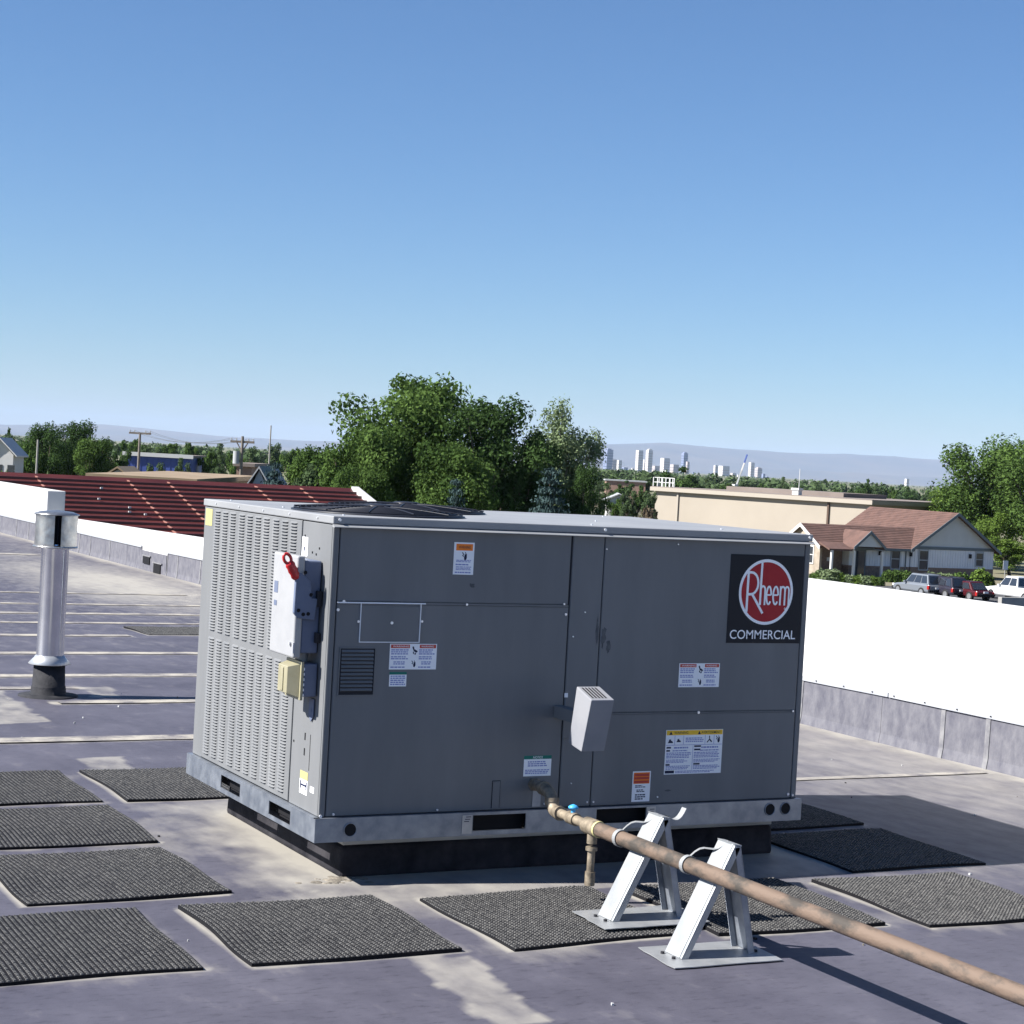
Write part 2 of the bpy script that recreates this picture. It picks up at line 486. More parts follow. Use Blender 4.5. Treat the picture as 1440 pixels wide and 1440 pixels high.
    def noise(sc, det, rough=.6, st=(1, 1, 1)):
        mp = n.new('ShaderNodeMapping'); mp.inputs['Scale'].default_value = st
        l.new(tc.outputs['Object'], mp.inputs[0])
        t = n.new('ShaderNodeTexNoise'); t.inputs['Scale'].default_value = sc; t.inputs['Detail'].default_value = det; t.inputs['Roughness'].default_value = rough
        l.new(mp.outputs[0], t.inputs['Vector']); return t
    na = noise(1.3, 8, .65); nb = noise(9, 6, .6, (1, .45, 1)); nc = noise(160, 2)
    r1 = n.new('ShaderNodeValToRGB')
    r1.color_ramp.elements[0].position = .32; r1.color_ramp.elements[0].color = (.060, .058, .079, 1)
    r1.color_ramp.elements[1].position = .70; r1.color_ramp.elements[1].color = (.096, .093, .119, 1)
    l.new(na.outputs['Fac'], r1.inputs[0])
    r2 = n.new('ShaderNodeValToRGB')
    r2.color_ramp.elements[0].position = .36; r2.color_ramp.elements[0].color = (.90, .90, .90, 1)
    r2.color_ramp.elements[1].position = .72; r2.color_ramp.elements[1].color = (1.09, 1.085, 1.07, 1)
    l.new(nb.outputs['Fac'], r2.inputs[0])
    mu = n.new('ShaderNodeMix'); mu.data_type = 'RGBA'; mu.blend_type = 'MULTIPLY'; mu.inputs[0].default_value = 1
    l.new(r1.outputs[0], mu.inputs[6]); l.new(r2.outputs[0], mu.inputs[7])
    nd = noise(26, 8, .7, (.55, 1.6, 1))
    r3 = n.new('ShaderNodeValToRGB')
    r3.color_ramp.elements[0].position = .30; r3.color_ramp.elements[0].color = (.62, .62, .64, 1)
    r3.color_ramp.elements[1].position = .46; r3.color_ramp.elements[1].color = (1, 1, 1, 1)
    e3 = r3.color_ramp.elements.new(.66); e3.color = (1.05, 1.05, 1.05, 1)
    e4 = r3.color_ramp.elements.new(.76); e4.color = (1.5, 1.48, 1.44, 1)
    l.new(nd.outputs['Fac'], r3.inputs[0])
    mu2 = n.new('ShaderNodeMix'); mu2.data_type = 'RGBA'; mu2.blend_type = 'MULTIPLY'; mu2.inputs[0].default_value = 1
    l.new(mu.outputs[2], mu2.inputs[6]); l.new(r3.outputs[0], mu2.inputs[7]); mu = mu2
    da = n.new('ShaderNodeAttribute'); da.attribute_name = 'dust'
    s1 = n.new('ShaderNodeMath'); s1.operation = 'MULTIPLY_ADD'; s1.inputs[1].default_value = .8; s1.inputs[2].default_value = -.44
    l.new(nb.outputs['Fac'], s1.inputs[0])
    s2 = n.new('ShaderNodeMath'); s2.operation = 'MULTIPLY_ADD'; s2.inputs[1].default_value = 1.12
    l.new(da.outputs['Fac'], s2.inputs[0]); l.new(s1.outputs[0], s2.inputs[2])
    s3 = n.new('ShaderNodeMapRange'); s3.inputs['From Min'].default_value = .05; s3.inputs['From Max'].default_value = .95
    l.new(s2.outputs[0], s3.inputs[0])
    mx = n.new('ShaderNodeMix'); mx.data_type = 'RGBA'
    l.new(s3.outputs[0], mx.inputs[0]); l.new(mu.outputs[2], mx.inputs[6]); mx.inputs[7].default_value = (.305, .287, .255, 1)
    l.new(mx.outputs[2], b.inputs['Base Color'])
    b.inputs['Roughness'].default_value = .62
    b.inputs['Specular IOR Level'].default_value = .28
    bp = n.new('ShaderNodeBump'); bp.inputs['Strength'].default_value = .12; bp.inputs['Distance'].default_value = .004
    l.new(nc.outputs['Fac'], bp.inputs['Height']); l.new(bp.outputs[0], b.inputs['Normal'])
    me.materials.append(m); MATS['membrane'] = m
    o = bpy.data.objects.new('roof_deck', me); COL.objects.link(o)
    return struct(o)
deck = make_deck()

# seam tapes and patches of the membrane (parts of the deck)
for y, x0, x1, w in SEAMS:
    xs = np.linspace(x0, x1, max(2, int((x1 - x0) / 3.5) + 1))
    mb = MB()
    nn = int((x1 - x0) / .12) + 2
    px = np.linspace(x0, x1, nn)
    wn_ = (fbm(px * 1.0, px * 0 + y, 1.4, 5) - .5) * .05
    for k in range(nn - 1):
        z0_ = float(deck_z(y)) + .0035
        mb.add([(px[k], y - w / 2 + wn_[k], z0_), (px[k + 1], y - w / 2 + wn_[k + 1], z0_), (px[k + 1], y + w / 2 - wn_[k + 1] * .6, z0_), (px[k], y + w / 2 - wn_[k] * .6, z0_)], [(0, 1, 2, 3)])
    mb.build('seam_tape', 'dusty_strip', deck)

gr = np.random.default_rng(55)
mb = MB()
for k in range(170):
    gx = gr.uniform(.8, 7.4); gy = gr.uniform(4.2, 13); g = gr.uniform(.002, .0065)
    if any(a - .02 < gx < b + .02 and c - .02 < gy < d + .02 for a, b, c, d in PADS) or (CURB[0] - .05 < gx < CURB[1] + .05 and CURB[2] - .05 < gy < CURB[3] + .05): continue
    mb.use(['trim_white', 'nailer', 'black', 'mastic'][int(gr.integers(4))])
    a_ = gr.uniform(0, 3.14)
    P_ = [(gx + g * gr.uniform(.5, 1.6) * math.cos(a_ + q), gy + g * gr.uniform(.5, 1.6) * math.sin(a_ + q)) for q in (0, 1.6, 3.1, 4.7)]
    mb.prism([(p[0], p[1], -.004) for p in P_], (0, 0, .004 + g * .8))
grit = mb.build('roof_grit', None, deck, kind='stuff')

# ================================================================== PARAPET WALL
par = thing('parapet_wall', (WALLX + .15, 12, 0), 'long white parapet wall with grey membrane flashing along its foot', 'wall')
SEG = [(-12, 17.0, .955, .955), (17.0, 31.05, .525, .334), (31.05, 75, .755, .755)]
for y0, y1, t0, t1 in SEG:
    mb = MB()
    ny = 24
    for k in range(1):
        mb.hexa([(WALLX, y0 + .001, STREET), (WALLX + .30, y0 + .001, STREET), (WALLX + .30, y1, STREET), (WALLX, y1, STREET),
                 (WALLX, y0 + .001, t0), (WALLX + .30, y0 + .001, t0), (WALLX + .30, y1, t1), (WALLX, y1, t1)])
    mb.build('wall_section', 'stucco', par, bevel=.012)
y = 3.0
k = 0
FLH = .31
def flash_sheet(name, ya, yb, t, h, mat, cut=0.0):
    za, zb = float(deck_z(ya)) - .01, float(deck_z(yb)) - .01
    mb = MB()
    X3 = (WALLX - t - .016, WALLX - t - .004, WALLX - t)
    zz = (0, .07, h - cut)
    P = []
    for yy, zo in ((ya, za), (yb, zb)):
        P += [(X3[0], yy, zo + zz[0]), (X3[1], yy, zo + zz[1]), (X3[2], yy, zo + zz[2]), (WALLX, yy, zo + zz[2]), (WALLX, yy, zo)]
    mb.add(P, [(0, 1, 6, 5), (1, 2, 7, 6), (2, 3, 8, 7), (0, 4, 3, 2, 1), (5, 6, 7, 8, 9)])
    return mb.build(name, mat, par)
while y < 36:
    w = [.62, .55, .66, .40, .58, .85][k % 6]
    if y > 14: w *= 1.6
    y1 = min(y + w, 36)
    if y < 24.4 < y1: y1 = 24.4
    if abs(y - 24.4) < 1e-6: y = 25.6; y1 = 26.3
    t = .010 + .0015 * (k % 3)
    h = FLH + .004 * ((k * 7) % 3)
    flash_sheet('flashing_panel', y + .0005, y1 - .0005, t, h, 'flashing')
    if k % 4 != 2: flash_sheet('lap_strip', y1 - .022, y1 + .016, t + .005, h, 'flash_light', .006)
    y = y1; k += 1
for y0, y1 in [(3, 9.4), (9.41, 16), (16.01, 24.4), (25.6, 36)]:
    mb = MB().use('term_bar')
    za, zb = float(deck_z(y0)) + FLH, float(deck_z(y1)) + FLH
    mb.hexa([(WALLX - .024, y0, za - .012), (WALLX, y0, za - .012), (WALLX, y1, zb - .012), (WALLX - .024, y1, zb - .012),
             (WALLX - .024, y0, za + .016), (WALLX, y0, za + .016), (WALLX, y1, zb + .016), (WALLX - .024, y1, zb + .016)])
    mb.use('black')
    yy = y0 + .15
    while yy < min(y1, 16):
        zz = za + (zb - za) * (yy - y0) / (y1 - y0)
        mb.box((WALLX - .030, yy - .004, zz - .001), (WALLX - .0242, yy + .004, zz + .006)); yy += .295
    mb.build('termination_bar', None, par)
zd = -.125
mb = MB().use('flashing')
mb.box((WALLX - .03, 24.4, zd - .03), (WALLX - .001, 25.6, zd + .27))
mb.use('black')
mb.box((WALLX - .045, 25.12, zd + .10), (WALLX - .0305, 25.42, zd + .20)); mb.box((WALLX - .045, 24.62, zd - .02), (WALLX - .0305, 24.92, zd + .135))
mb.use('flash_light')
mb.box((WALLX - .05, 25.08, zd + .20), (WALLX - .0305, 25.46, zd + .215)); mb.box((WALLX - .05, 24.56, zd + .136), (WALLX - .0305, 24.97, zd + .15))
mb.build('scupper', None, par, label='dark scupper plate with two drain openings')

# ================================================================== CURB
curb = thing('roof_curb', ((CURB[0] + CURB[1]) / 2, (CURB[2] + CURB[3]) / 2, 0), 'low dark membrane-wrapped curb under the big grey rooftop unit', 'curb')
mb = MB()
c0, c1, c2, c3 = CURB
mb.hexa([(c0 - .006, c2 - .006, -.01), (c1 + .006, c2 - .006, -.01), (c1 + .006, c3 + .006, -.01), (c0 - .006, c3 + .006, -.01), (c0, c2, .122), (c1, c2, .122), (c1, c3, .122), (c0, c3, .122)])
mb.build('wrap', 'curb', curb, bevel=.02, seg=3)
MB().box((c0 + .004, c2 + .004, .1225), (c1 - .004, c3 - .004, .1622)).build('nailer', 'nailer', curb, bevel=.003)
mb = MB()
for k in range(40):      # lumps of roofing mastic at the near corner
    a = rng.uniform(0, 6.28); r = abs(rng.normal(0, .075)); s = rng.uniform(.008, .030)
    x, y = c0 - .03 + r * math.cos(a), c2 - .035 + r * math.sin(a) * .7
    mb.lathe((x, y, -.002), [(s, 0), (s * .85, s * .10), (s * .45, s * .17), (.0005, s * .2)], 9)
mb.build('mastic', None if mb.mats else 'mastic', curb, kind='stuff')

# ================================================================== ROOFTOP UNIT
unit = thing('rooftop_air_conditioner', (UX + UL / 2, UY + UW / 2, .1625), 'large grey packaged rooftop air conditioner with red round logo and louvred end', 'air conditioner')
def FP(x, z, d=0.0): return (UX + x, UY - d, UZ + z)          # on the long front
def LP(y, z, d=0.0): return (UX - d, UY + y, UZ + z)          # on the louvred end
def fbox(mb, x0, x1, z0, z1, d0, d1): return mb.box((UX + x0, UY - d1, UZ + z0), (UX + x1, UY - d0, UZ + z1))
def lbox(mb, y0, y1, z0, z1, d0, d1): return mb.box((UX - d1, UY + y0, UZ + z0), (UX - d0, UY + y1, UZ + z1))

# base rail: four sides with fork openings
RO = .019; RH = .0925
def rail_side(ax, L, openings, holes):
    mb = MB().use('galv')
    put = (lambda a, b, z0, z1, d0, d1: fbox(mb, a, b, z0, z1, d0, d1)) if ax == 'f' else (lambda a, b, z0, z1, d0, d1: lbox(mb, a, b, z0, z1, d0, d1))
    cur = -RO + (.0005 if ax == 'f' else -.0005) * 0
    z0, z1 = -RH, -.001
    d0, d1 = RO - .004, RO
    a0, a1 = (-RO, L + RO) if ax == 'f' else (-RO + .0045, L + RO)
    cur = a0
    for (s, e, zl, zh) in openings:
        put(cur, s, z0, z1, d0, d1)
        put(s, e, z0, zl, d0, d1); put(s, e, zh, z1, d0, d1)
        cur = e
    put(cur, a1, z0, z1, d0, d1)
    put(a0, a1, -.0012, .0, -.004, RO)                  # top flange
    mb.use('black')
    for (s, e, zl, zh) in openings: put(s - .01, e + .01, zl - .008, zh + .008, -.03, -.026)
    r = mb.build('base_rail', None, unit)
    return r
rail_f = rail_side('f', UL, [(.652, .890, -.074, -.012), (1.219, 1.458, -.068, -.008)], None)
rail_l = rail_side('l', UW, [(.24, .478, -.075, -.021), (.822, 1.066, -.073, -.018)], None)
mb = MB().use('galv')
mb.box((UX + UL + RO - .004, UY - RO + .0045, UZ - RH), (UX + UL + RO, UY + UW + RO, UZ - .001))
mb.build('base_rail', None, unit)
mb = MB().use('galv')
mb.box((UX - RO + .0045, UY + UW + RO - .004, UZ - RH), (UX + UL + RO - .0045, UY + UW + RO, UZ - .001))
mb.build('base_rail', None, unit)
MB().box((UX + .02, UY + .03, UZ - .07), (UX + UL - .02, UY + UW - .03, UZ - .002)).build('base_pan', 'black', unit)
mb = MB().use('stand_white')
for xa, za, zb in ((.604, -.083, -.010), (1.459, -.078, -.006)):
    mb = MB().use('galv_bright'); fbox(mb, xa, xa + .044, za, zb, RO + .0005, RO + .0025)
    mb.use('dark_print')
    for k in range(3): fbox(mb, xa + .008 + .004 * k, xa + .03 + .004 * k, -.036 + .009 * k, -.033 + .009 * k, RO + .0020, RO + .003)
    mb.build('lifting_plate', None, unit)
for x, z, r in [(.126, -.047, .026), (2.086, -.040, .026), (2.168, -.039, .026)]:
    mb = MB().use('black')
    n = 24
    c = np.array(FP(x, z, RO + .0012))
    ring = [c + np.array([r * math.cos(q), 0, r * math.sin(q)]) for q in np.linspace(0, 2 * math.pi, n, endpoint=False)]
    mb.add(ring, [tuple(range(n))])
    mb.use('galv').tube([p + np.array([0, -.0008, 0]) for p in ring] + [ring[0] + np.array([0, -.0008, 0])], .0022, 6, caps=False)
    mb.build('rail_hole', None, unit)

# cabinet carcass and panels
MB().box((UX + .006, UY + .006, UZ), (UX + UL - .006, UY + UW - .006, UZ + UH - .03)).build('carcass', 'seam', unit)
def fpanel(name, x0, x1, z0, z1, d=.0, t=.012):
    mb = MB(); fbox(mb, x0, x1, z0, z1, -t, d)
    return mb.build(name, 'paint', unit, bevel=.004, seg=2)
fpanel('corner_post', 0.0, .026, .002, 1.118, .001)
fpanel('upper_panel', .030, 1.040, .828, 1.118, .0)
fpanel('lower_panel', .030, 1.044, .003, .820, .0)
fpanel('centre_post', 1.049, 1.195, .003, 1.118, .001)
fpanel('upper_panel', 1.199, 2.204, .386, 1.118, .001)
fpanel('lower_panel', 1.199, 2.204, .003, .380, .001)
fpanel('corner_post', 2.208, UL, .002, 1.118, .0)
mb = MB()
mb.box((UX + UL - .012, UY + .013, UZ + .002), (UX + UL, UY + UW, UZ + 1.118)); mb.build('end_panel', 'paint', unit, bevel=.003)
mb = MB()
mb.box((UX + .013, UY + UW - .012, UZ + .002), (UX + UL - .013, UY + UW, UZ + 1.118)); mb.build('back_panel', 'paint', unit, bevel=.003)
# end with louvres
def lpanel(name, y0, y1, z0, z1, d=.0, t=.012):
    mb = MB(); lbox(mb, y0, y1, z0, z1, -t, d)
    return mb.build(name, 'paint', unit, bevel=.003)
lpanel('end_post', .0135, .315, .002, 1.118, .0)
lpanel('end_post', 1.402, UW, .002, 1.118, .0)
lou = lpanel('louvre_panel', .320, 1.398, .006, 1.118, .003)
sub(lou, unit)
PITCH = .0127
cols = [1.328, 1.227, 1.127, 1.012, .914, .813, .714, .602, .502, .402]
def louvre_column(yc, za, zb):
    mb = MB()
    w = .037
    nrow = int(round((zb - za) / PITCH))
    for r in range(nrow):
        zt = zb - r * PITCH
        yl, yr = UY + yc + w, UY + yc - w
        X = UX - .0032
        # hood: top edge on the panel, lip standing out, rounded ends, open below
        prof = []
        ys = [yl, yl - .010, yr + .010, yr]
        dd = [.0, .0085, .0085, .0]
        zt_ = UZ + zt
        top = [(X, y_, zt_) for y_ in ys]
        lip = [(X - d_, y_, zt_ - .0078 + .002 * (d_ == 0)) for y_, d_ in zip(ys, dd)]
        mb.use('paint').add(top + lip, [(0, 1, 5, 4), (1, 2, 6, 5), (2, 3, 7, 6)])
        mb.use('black').add([(X - .0002, yl - .004, zt_ - .0045), (X - .0002, yr + .004, zt_ - .0045), (X - .0002, yr + .004, zt_ - .0098), (X - .0002, yl - .004, zt_ - .0098)], [(0, 1, 2, 3)])
    return mb.build('louvre_column', None, lou, kind='stuff')
for yc in cols:
    louvre_column(yc, .580, 1.110)
    louvre_column(yc, .024, .548)
# lid
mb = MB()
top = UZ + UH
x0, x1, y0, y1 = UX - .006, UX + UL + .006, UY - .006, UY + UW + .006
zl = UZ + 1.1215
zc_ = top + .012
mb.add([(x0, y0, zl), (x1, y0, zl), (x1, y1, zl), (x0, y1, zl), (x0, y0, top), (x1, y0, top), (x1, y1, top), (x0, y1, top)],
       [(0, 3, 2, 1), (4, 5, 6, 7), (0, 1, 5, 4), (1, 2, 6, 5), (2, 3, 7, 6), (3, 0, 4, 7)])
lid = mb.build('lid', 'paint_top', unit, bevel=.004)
sub(lid, unit)
mb = MB()                     # drip lip under the lid
mb.prism([(x0, y0 + .004, zl - .001), (x0, y0 + .004, zl - .012), (x0, y0 - .018, zl - .012), (x0, y0 - .018, zl - .0095), (x0, y0 - .003, zl - .001)], (x1 - x0, 0, 0))
mb.build('drip_lip', 'paint_top', lid)
mb = MB()
for xx in (.02, 1.19, 2.22):
    mb.tube([(UX + xx, y0 - .0005, zl + .017), (UX + xx, y0 - .006, zl + .017)], .006, 8)
for yy in np.linspace(.15, 1.35, 5):
    mb.tube([(x0 - .0005, UY + yy, zl + .016), (x0 - .004, UY + yy, zl + .016)], .004, 8)
for xx, yy in [(.08, .1), (.08, .75), (.08, 1.4), (1.2, .12), (1.2, 1.4), (1.9, .2), (1.95, 1.3), (1.5, .6)]:
    mb.tube([(UX + xx, UY + yy, top), (UX + xx, UY + yy, top + .004)], .005, 8)
mb.build('screw', 'screw', lid, kind='stuff')
# condenser fan guards
for fx, fy in ((.384, .461), (.775, 1.046)):
    c = (UX + fx, UY + fy, top)
    mb = MB()
    R_ = .345
    mb.lathe(c, [(R_ + .012, .0), (R_ + .012, .006), (R_ - .004, .009), (R_ - .006, .001)], 48)
    for r in np.linspace(.06, R_, 13):
        zz = .012 + .016 * (1 - (r / R_) ** 2)
        mb.tube([(c[0] + r * math.cos(q), c[1] + r * math.sin(q), c[2] + zz) for q in np.linspace(0, 2 * math.pi, 41)], .0026, 5, caps=False)
    for q in np.linspace(0, 2 * math.pi, 12, endpoint=False):
        mb.tube([(c[0] + r * math.cos(q), c[1] + r * math.sin(q), c[2] + .015 + .016 * (1 - (r / R_) ** 2)) for r in (.04, .15, .25, R_ + .004)], .003, 5)
    mb.lathe(c, [(.06, .024), (.06, .034), (.05, .038), (.0005, .039)], 20)
    g = mb.build('fan_guard', 'guard', lid)
    mb = MB()
    mb.lathe(c, [(R_ - .006, .0015), (.0005, .0016)], 40)
    mb.build('fan_well', 'black', lid)

# front fittings
mb = MB()                      # access plate with pale bead round it
fbox(mb, .132, .378, .676, .812, .0005, .0035)
ap = mb.build('access_plate', 'paint', unit, bevel=.001); sub(ap, unit)
mb = MB().use('edging')  # pale raised strips along the panel seam and round the plate
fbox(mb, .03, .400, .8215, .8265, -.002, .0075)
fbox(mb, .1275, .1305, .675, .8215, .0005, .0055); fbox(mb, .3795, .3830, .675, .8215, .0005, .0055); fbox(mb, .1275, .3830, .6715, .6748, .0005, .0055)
mb.build('pale_edging', None, ap)
mb = MB()
fbox(mb, .401, 1.04, .8205, .8275, -.004, .0035)
fbox(mb, 1.205, 2.195, .3805, .3855, -.004, .0045)
mb.build('panel_flange', 'paint', unit)
mb = MB()
for x, z, r in [(.261, .748, .006), (.121, .752, .005), (.389, .755, .005), (.034, .796, .006), (.056, .828, .006), (.008, .006, .006), (.06, .012, .005), (.5, .013, .004), (1.115, .44, .004),
                (1.02, .832, .004), (1.03, .79, .005), (1.12, .80, .003), (1.07, .7, .003), (1.13, .47, .004), (1.205, 1.06, .003), (1.18, .02, .004), (1.21, .02, .004), (.58, .824, .005), (1.70, .383, .006),
                (2.19, .383, .005), (2.19, .02, .006), (2.215, .015, .005), (1.1, .10, .003), (1.55, 1.09, .003), (.98, .02, .004), (1.52, .03, .003)]:
    mb.tube([FP(x, z, .0005), FP(x, z, .006)], r, 8)
mb.build('screw', 'screw', unit, kind='stuff')
pmat('scuff', (.075, .078, .085), (.13, .135, .14), 30, .6, spec=.1)
for cx_, cz_, sx_, sz_ in ((1.183, .72, .008, .07), (1.215, .70, .016, .05), (1.24, .66, .014, .03), (1.57, .055, .02, .006), (.60, .90, .016, .010)):
    n_ = 18
    MB().add([FP(cx_ + sx_ * math.cos(q) * rng.uniform(.45, 1.1), cz_ + sz_ * math.sin(q) * rng.uniform(.45, 1.1), .0016) for q in np.linspace(0, 6.28, n_, endpoint=False)], [tuple(range(n_))]).build('scuff_mark', 'scuff', unit)
# intake grille
mb = MB().use('seam')
fbox(mb, .052, .200, .470, .648, .0004, .0012)
mb.use('paint')
fbox(mb, .050, .202, .648, .652, .0004, .004); fbox(mb, .050, .202, .466, .470, .0004, .004); fbox(mb, .050, .054, .470, .648, .0004, .004); fbox(mb, .198, .202, .470, .648, .0004, .004)
for k in range(11):
    z = .484 + k * .0148
    mb.hexa([FP(.06, z, .0013), FP(.192, z, .0013), FP(.192, z, .0014), FP(.06, z, .0014), FP(.06, z + .011, .0013), FP(.192, z + .011, .0013), FP(.192, z + .003, .008), FP(.06, z + .003, .008)])
mb.build('intake_grille', None, unit)
mb = MB().use('seam'); fbox(mb, .7385, .776, .0105, .121, .0004, .0011)
mb.use('paint'); fbox(mb, .7415, .7735, .0105, .118, .0012, .003); mb.build('knockout_cover', None, unit)
mb = MB(); fbox(mb, .925, .963, .010, .078, .0005, .002); mb.build('name_plate', 'galv', unit)

# labels --------------------------------------------------------------
XD, ZD = (1, 0, 0), (0, 0, 1)
def lines(mb, x0, x1, z0, z1, n, mat='blue_print', ragged=.25, d=.0014):
    mb.use(mat)
    for k in range(n):
        z = z1 - (k + .5) * (z1 - z0) / n
        e = x1 - (x1 - x0) * ragged * rng.random()
        h = (z1 - z0) / n * .30
        x = x0
        while x < e - .002:
            w = min(rng.uniform(.006, .016), e - x)
            fbox(mb, x, x + w, z - h, z + h, d, d + .0002); x += w + .0022
def blob(mb, x, z, s, d=.0014, kind=0):
    """small pictogram: a hand with a tool or fan blade"""
    mb.use('dark_print')
    P = lambda pts: mb.prism([FP(x + a * s, z + b * s, d) for a, b in pts], (0, -.0002, 0))
    if kind == 0:
        P([(-.1, -.9), (.35, -1), (.6, -.4), (.55, .5), (.3, .75), (.05, .4), (-.2, -.3)])
        P([(-.8, .9), (-.6, 1.0), (-.1, .3), (-.3, .15)]); P([(-.75, .15), (-.6, .3), (-.2, 0), (-.3, -.2)]); P([(0, .75), (.15, 1.), (.35, .9), (.2, .7)])
    elif kind == 1:
        P([(-.6, .9), (-.2, 1), (0, .3), (.5, .1), (.9, -.2), (.7, -.5), (.2, -.4), (-.2, -.1), (-.4, .3)])
        P([(-.3, -.2), (-.1, -.3), (0, -.8), (-.2, -.9), (-.4, -.6)]); P([(.3, -.5), (.5, -.55), (.4, -1), (.1, -1), (.0, -.85)])
    elif kind == 2:
        P([(-1, -.8), (1, -.8), (.6, -.2), (.2, -.1), (.1, .5), (-.2, .2), (-.5, .4), (-.6, -.2)])
    else:
        P([(-.9, -.8), (-.1, .1), (-.2, .9), (.15, .95), (.15, .15), (.9, -.6), (.6, -.85), (0, -.2), (-.5, -.85)])
def label_base(name, x0, x1, z0, z1, border=None, mat='white_sticker'):
    mb = MB()
    if border:
        mb.use(border); fbox(mb, x0 - .005, x1 + .005, z0 - .005, z1 + .005, .0005, .0009)
    mb.use(mat); fbox(mb, x0, x1, z0, z1, .0006, .0013)
    o = mb.build(name, None, unit)
    return sub(o, unit)
def txt(s, parent, x, z, w, h, mat='dark_print', d=.0019): return text_mesh(s, mat, parent, 'lettering', FP(x, z, d), XD, ZD, w, h)

o = label_base('warning_label', .512, .601, .941, 1.068); o['label'] = 'tall white label with orange band and hand pictogram'
mb = MB().use('orange'); fbox(mb, .521, .594, 1.036, 1.062, .0014, .0016)
blob(mb, .560, 1.014, .016, kind=0); lines(mb, .524, .590, .989, 1.0, 2, ragged=.1); lines(mb, .522, .592, .976, .985, 1); lines(mb, .524, .592, .958, .974, 3, ragged=.1); lines(mb, .520, .59, .945, .954, 1)
mb.build('print', None, o)
txt('WARNING', o, .532, 1.044, .052, .010)
def double_label(x0, x1, z0, z1):
    o = label_base('warning_label', x0, x1, z0, z1); w = x1 - x0; h = z1 - z0
    mb = MB().use('sticker_red')
    fbox(mb, x0 + .004, x0 + w * .42, z1 - .017, z1 - .003, .0014, .0016); fbox(mb, x0 + w * .63, x1 - .004, z1 - .017, z1 - .003, .0014, .0016)
    blob(mb, x0 + w * .52, z1 - .026, .016, kind=1); blob(mb, x0 + w * .52, z0 + .022, .013, kind=0)
    for a, b in ((x0 + .006, x0 + w * .40), (x0 + w * .62, x1 - .008)):
        lines(mb, a, b, z1 - .043, z1 - .020, 3, ragged=.2); lines(mb, a, b, z1 - .062, z1 - .047, 2); lines(mb, a + .012, b - .012, z0 + .018, z0 + .033, 2, ragged=.1); lines(mb, a, b, z0 + .005, z0 + .013, 1)
    mb.build('print', None, o)
    txt('WARNING', o, x0 + .012, z1 - .0135, w * .34, .007, 'white_sticker')
    txt('WARNING', o, x0 + w * .66, z1 - .0135, w * .27, .007, 'white_sticker')
    return o
double_label(.260, .461, .567, .667)['label'] = 'wide two-column white label under the access plate'
double_label(1.592, 1.796, .490, .591)['label'] = 'wide two-column white label below the logo'
o = label_base('notice_label', .264, .337, .501, .547); o['label'] = 'small white label with blue-green heading'
mb = MB().use('green_print'); fbox(mb, .264, .337, .547, .557, .0006, .0013); lines(mb, .269, .333, .505, .545, 5, ragged=.1); mb.build('print', None, o)
o = label_base('notice_label', .877, 1.003, .134, .203); o['label'] = 'white notice label with green heading above the gas pipe'
mb = MB().use('green_print'); fbox(mb, .877, 1.003, .203, .217, .0006, .0013); lines(mb, .895, .985, .172, .196, 3, ragged=.2); lines(mb, .884, .996, .142, .162, 3, ragged=.1)
mb.build('print', None, o)
txt('NOTICE', o, .918, .2055, .044, .009, 'white_sticker')
o = label_base('warning_label', 1.394, 1.482, .013, .140); o['label'] = 'tall label with orange heading on the lower panel'
mb = MB().use('orange'); fbox(mb, 1.399, 1.477, .088, .135, .0014, .0016)
mb.use('sticker_red'); fbox(mb, 1.402, 1.474, .119, .130, .0017, .0018); fbox(mb, 1.402, 1.474, .106, .116, .0017, .0018); fbox(mb, 1.402, 1.474, .091, .101, .0017, .0018)
lines(mb, 1.408, 1.462, .071, .083, 2, 'dark_print', .4); lines(mb, 1.416, 1.46, .052, .065, 2, 'dark_print', .4); lines(mb, 1.410, 1.462, .020, .046, 3, 'dark_print', .4)
mb.build('print', None, o)
o = label_base('instruction_label', 1.546, 1.832, .123, .310, 'logo_black'); o['label'] = 'large black-bordered instruction label with yellow heading'
mb = MB().use('yellow'); fbox(mb, 1.549, 1.830, .288, .308, .0014, .0016)
mb.use('blue_print')
for xx in (1.590, 1.634, 1.742, 1.787): fbox(mb, xx, xx + .002, .248, .286, .0014, .0016)
fbox(mb, 1.549, 1.830, .245, .247, .0014, .0016); fbox(mb, 1.683, 1.685, .140, .243, .0014, .0016)
blob(mb, 1.570, .266, .014, kind=2); blob(mb, 1.611, .268, .012, kind=2); blob(mb, 1.765, .268, .016, kind=3); blob(mb, 1.809, .268, .015, kind=0)
lines(mb, 1.645, 1.735, .256, .278, 3, ragged=.05)
mb.use('dark_print')
for xx, zz, ww in ((1.552, .232, .022), (1.552, .219, .018), (1.552, .160, .020), (1.690, .236, .034), (1.690, .222, .032), (1.690, .161, .032), (1.550, .127, .046)):
    fbox(mb, xx, xx + ww, zz, zz + (.007 if zz > .13 else .012), .0014, .0016)
for a, b in ((1.553, 1.676), (1.690, 1.824)):
    lines(mb, a + .036, b, .229, .240, 1); lines(mb, a + .03, b, .218, .226, 1); lines(mb, a, b, .190, .216, 4, ragged=.15); lines(mb, a, b, .170, .186, 3, ragged=.3); lines(mb, a, b, .142, .160, 3, ragged=.15)
lines(mb, 1.602, 1.80, .127, .138, 2)
mb.build('print', None, o)
txt('WARNING', o, 1.586, .2925, .070, .011); txt('AVERTISSEMENT', o, 1.722, .2925, .098, .011)
for xx in (1.570, 1.712): MB().use('dark_print').prism([FP(xx - .008, .290, .0017), FP(xx + .008, .290, .0017), FP(xx, .305, .0017)], (0, -.0002, 0)).build('alert_triangle', None, o)
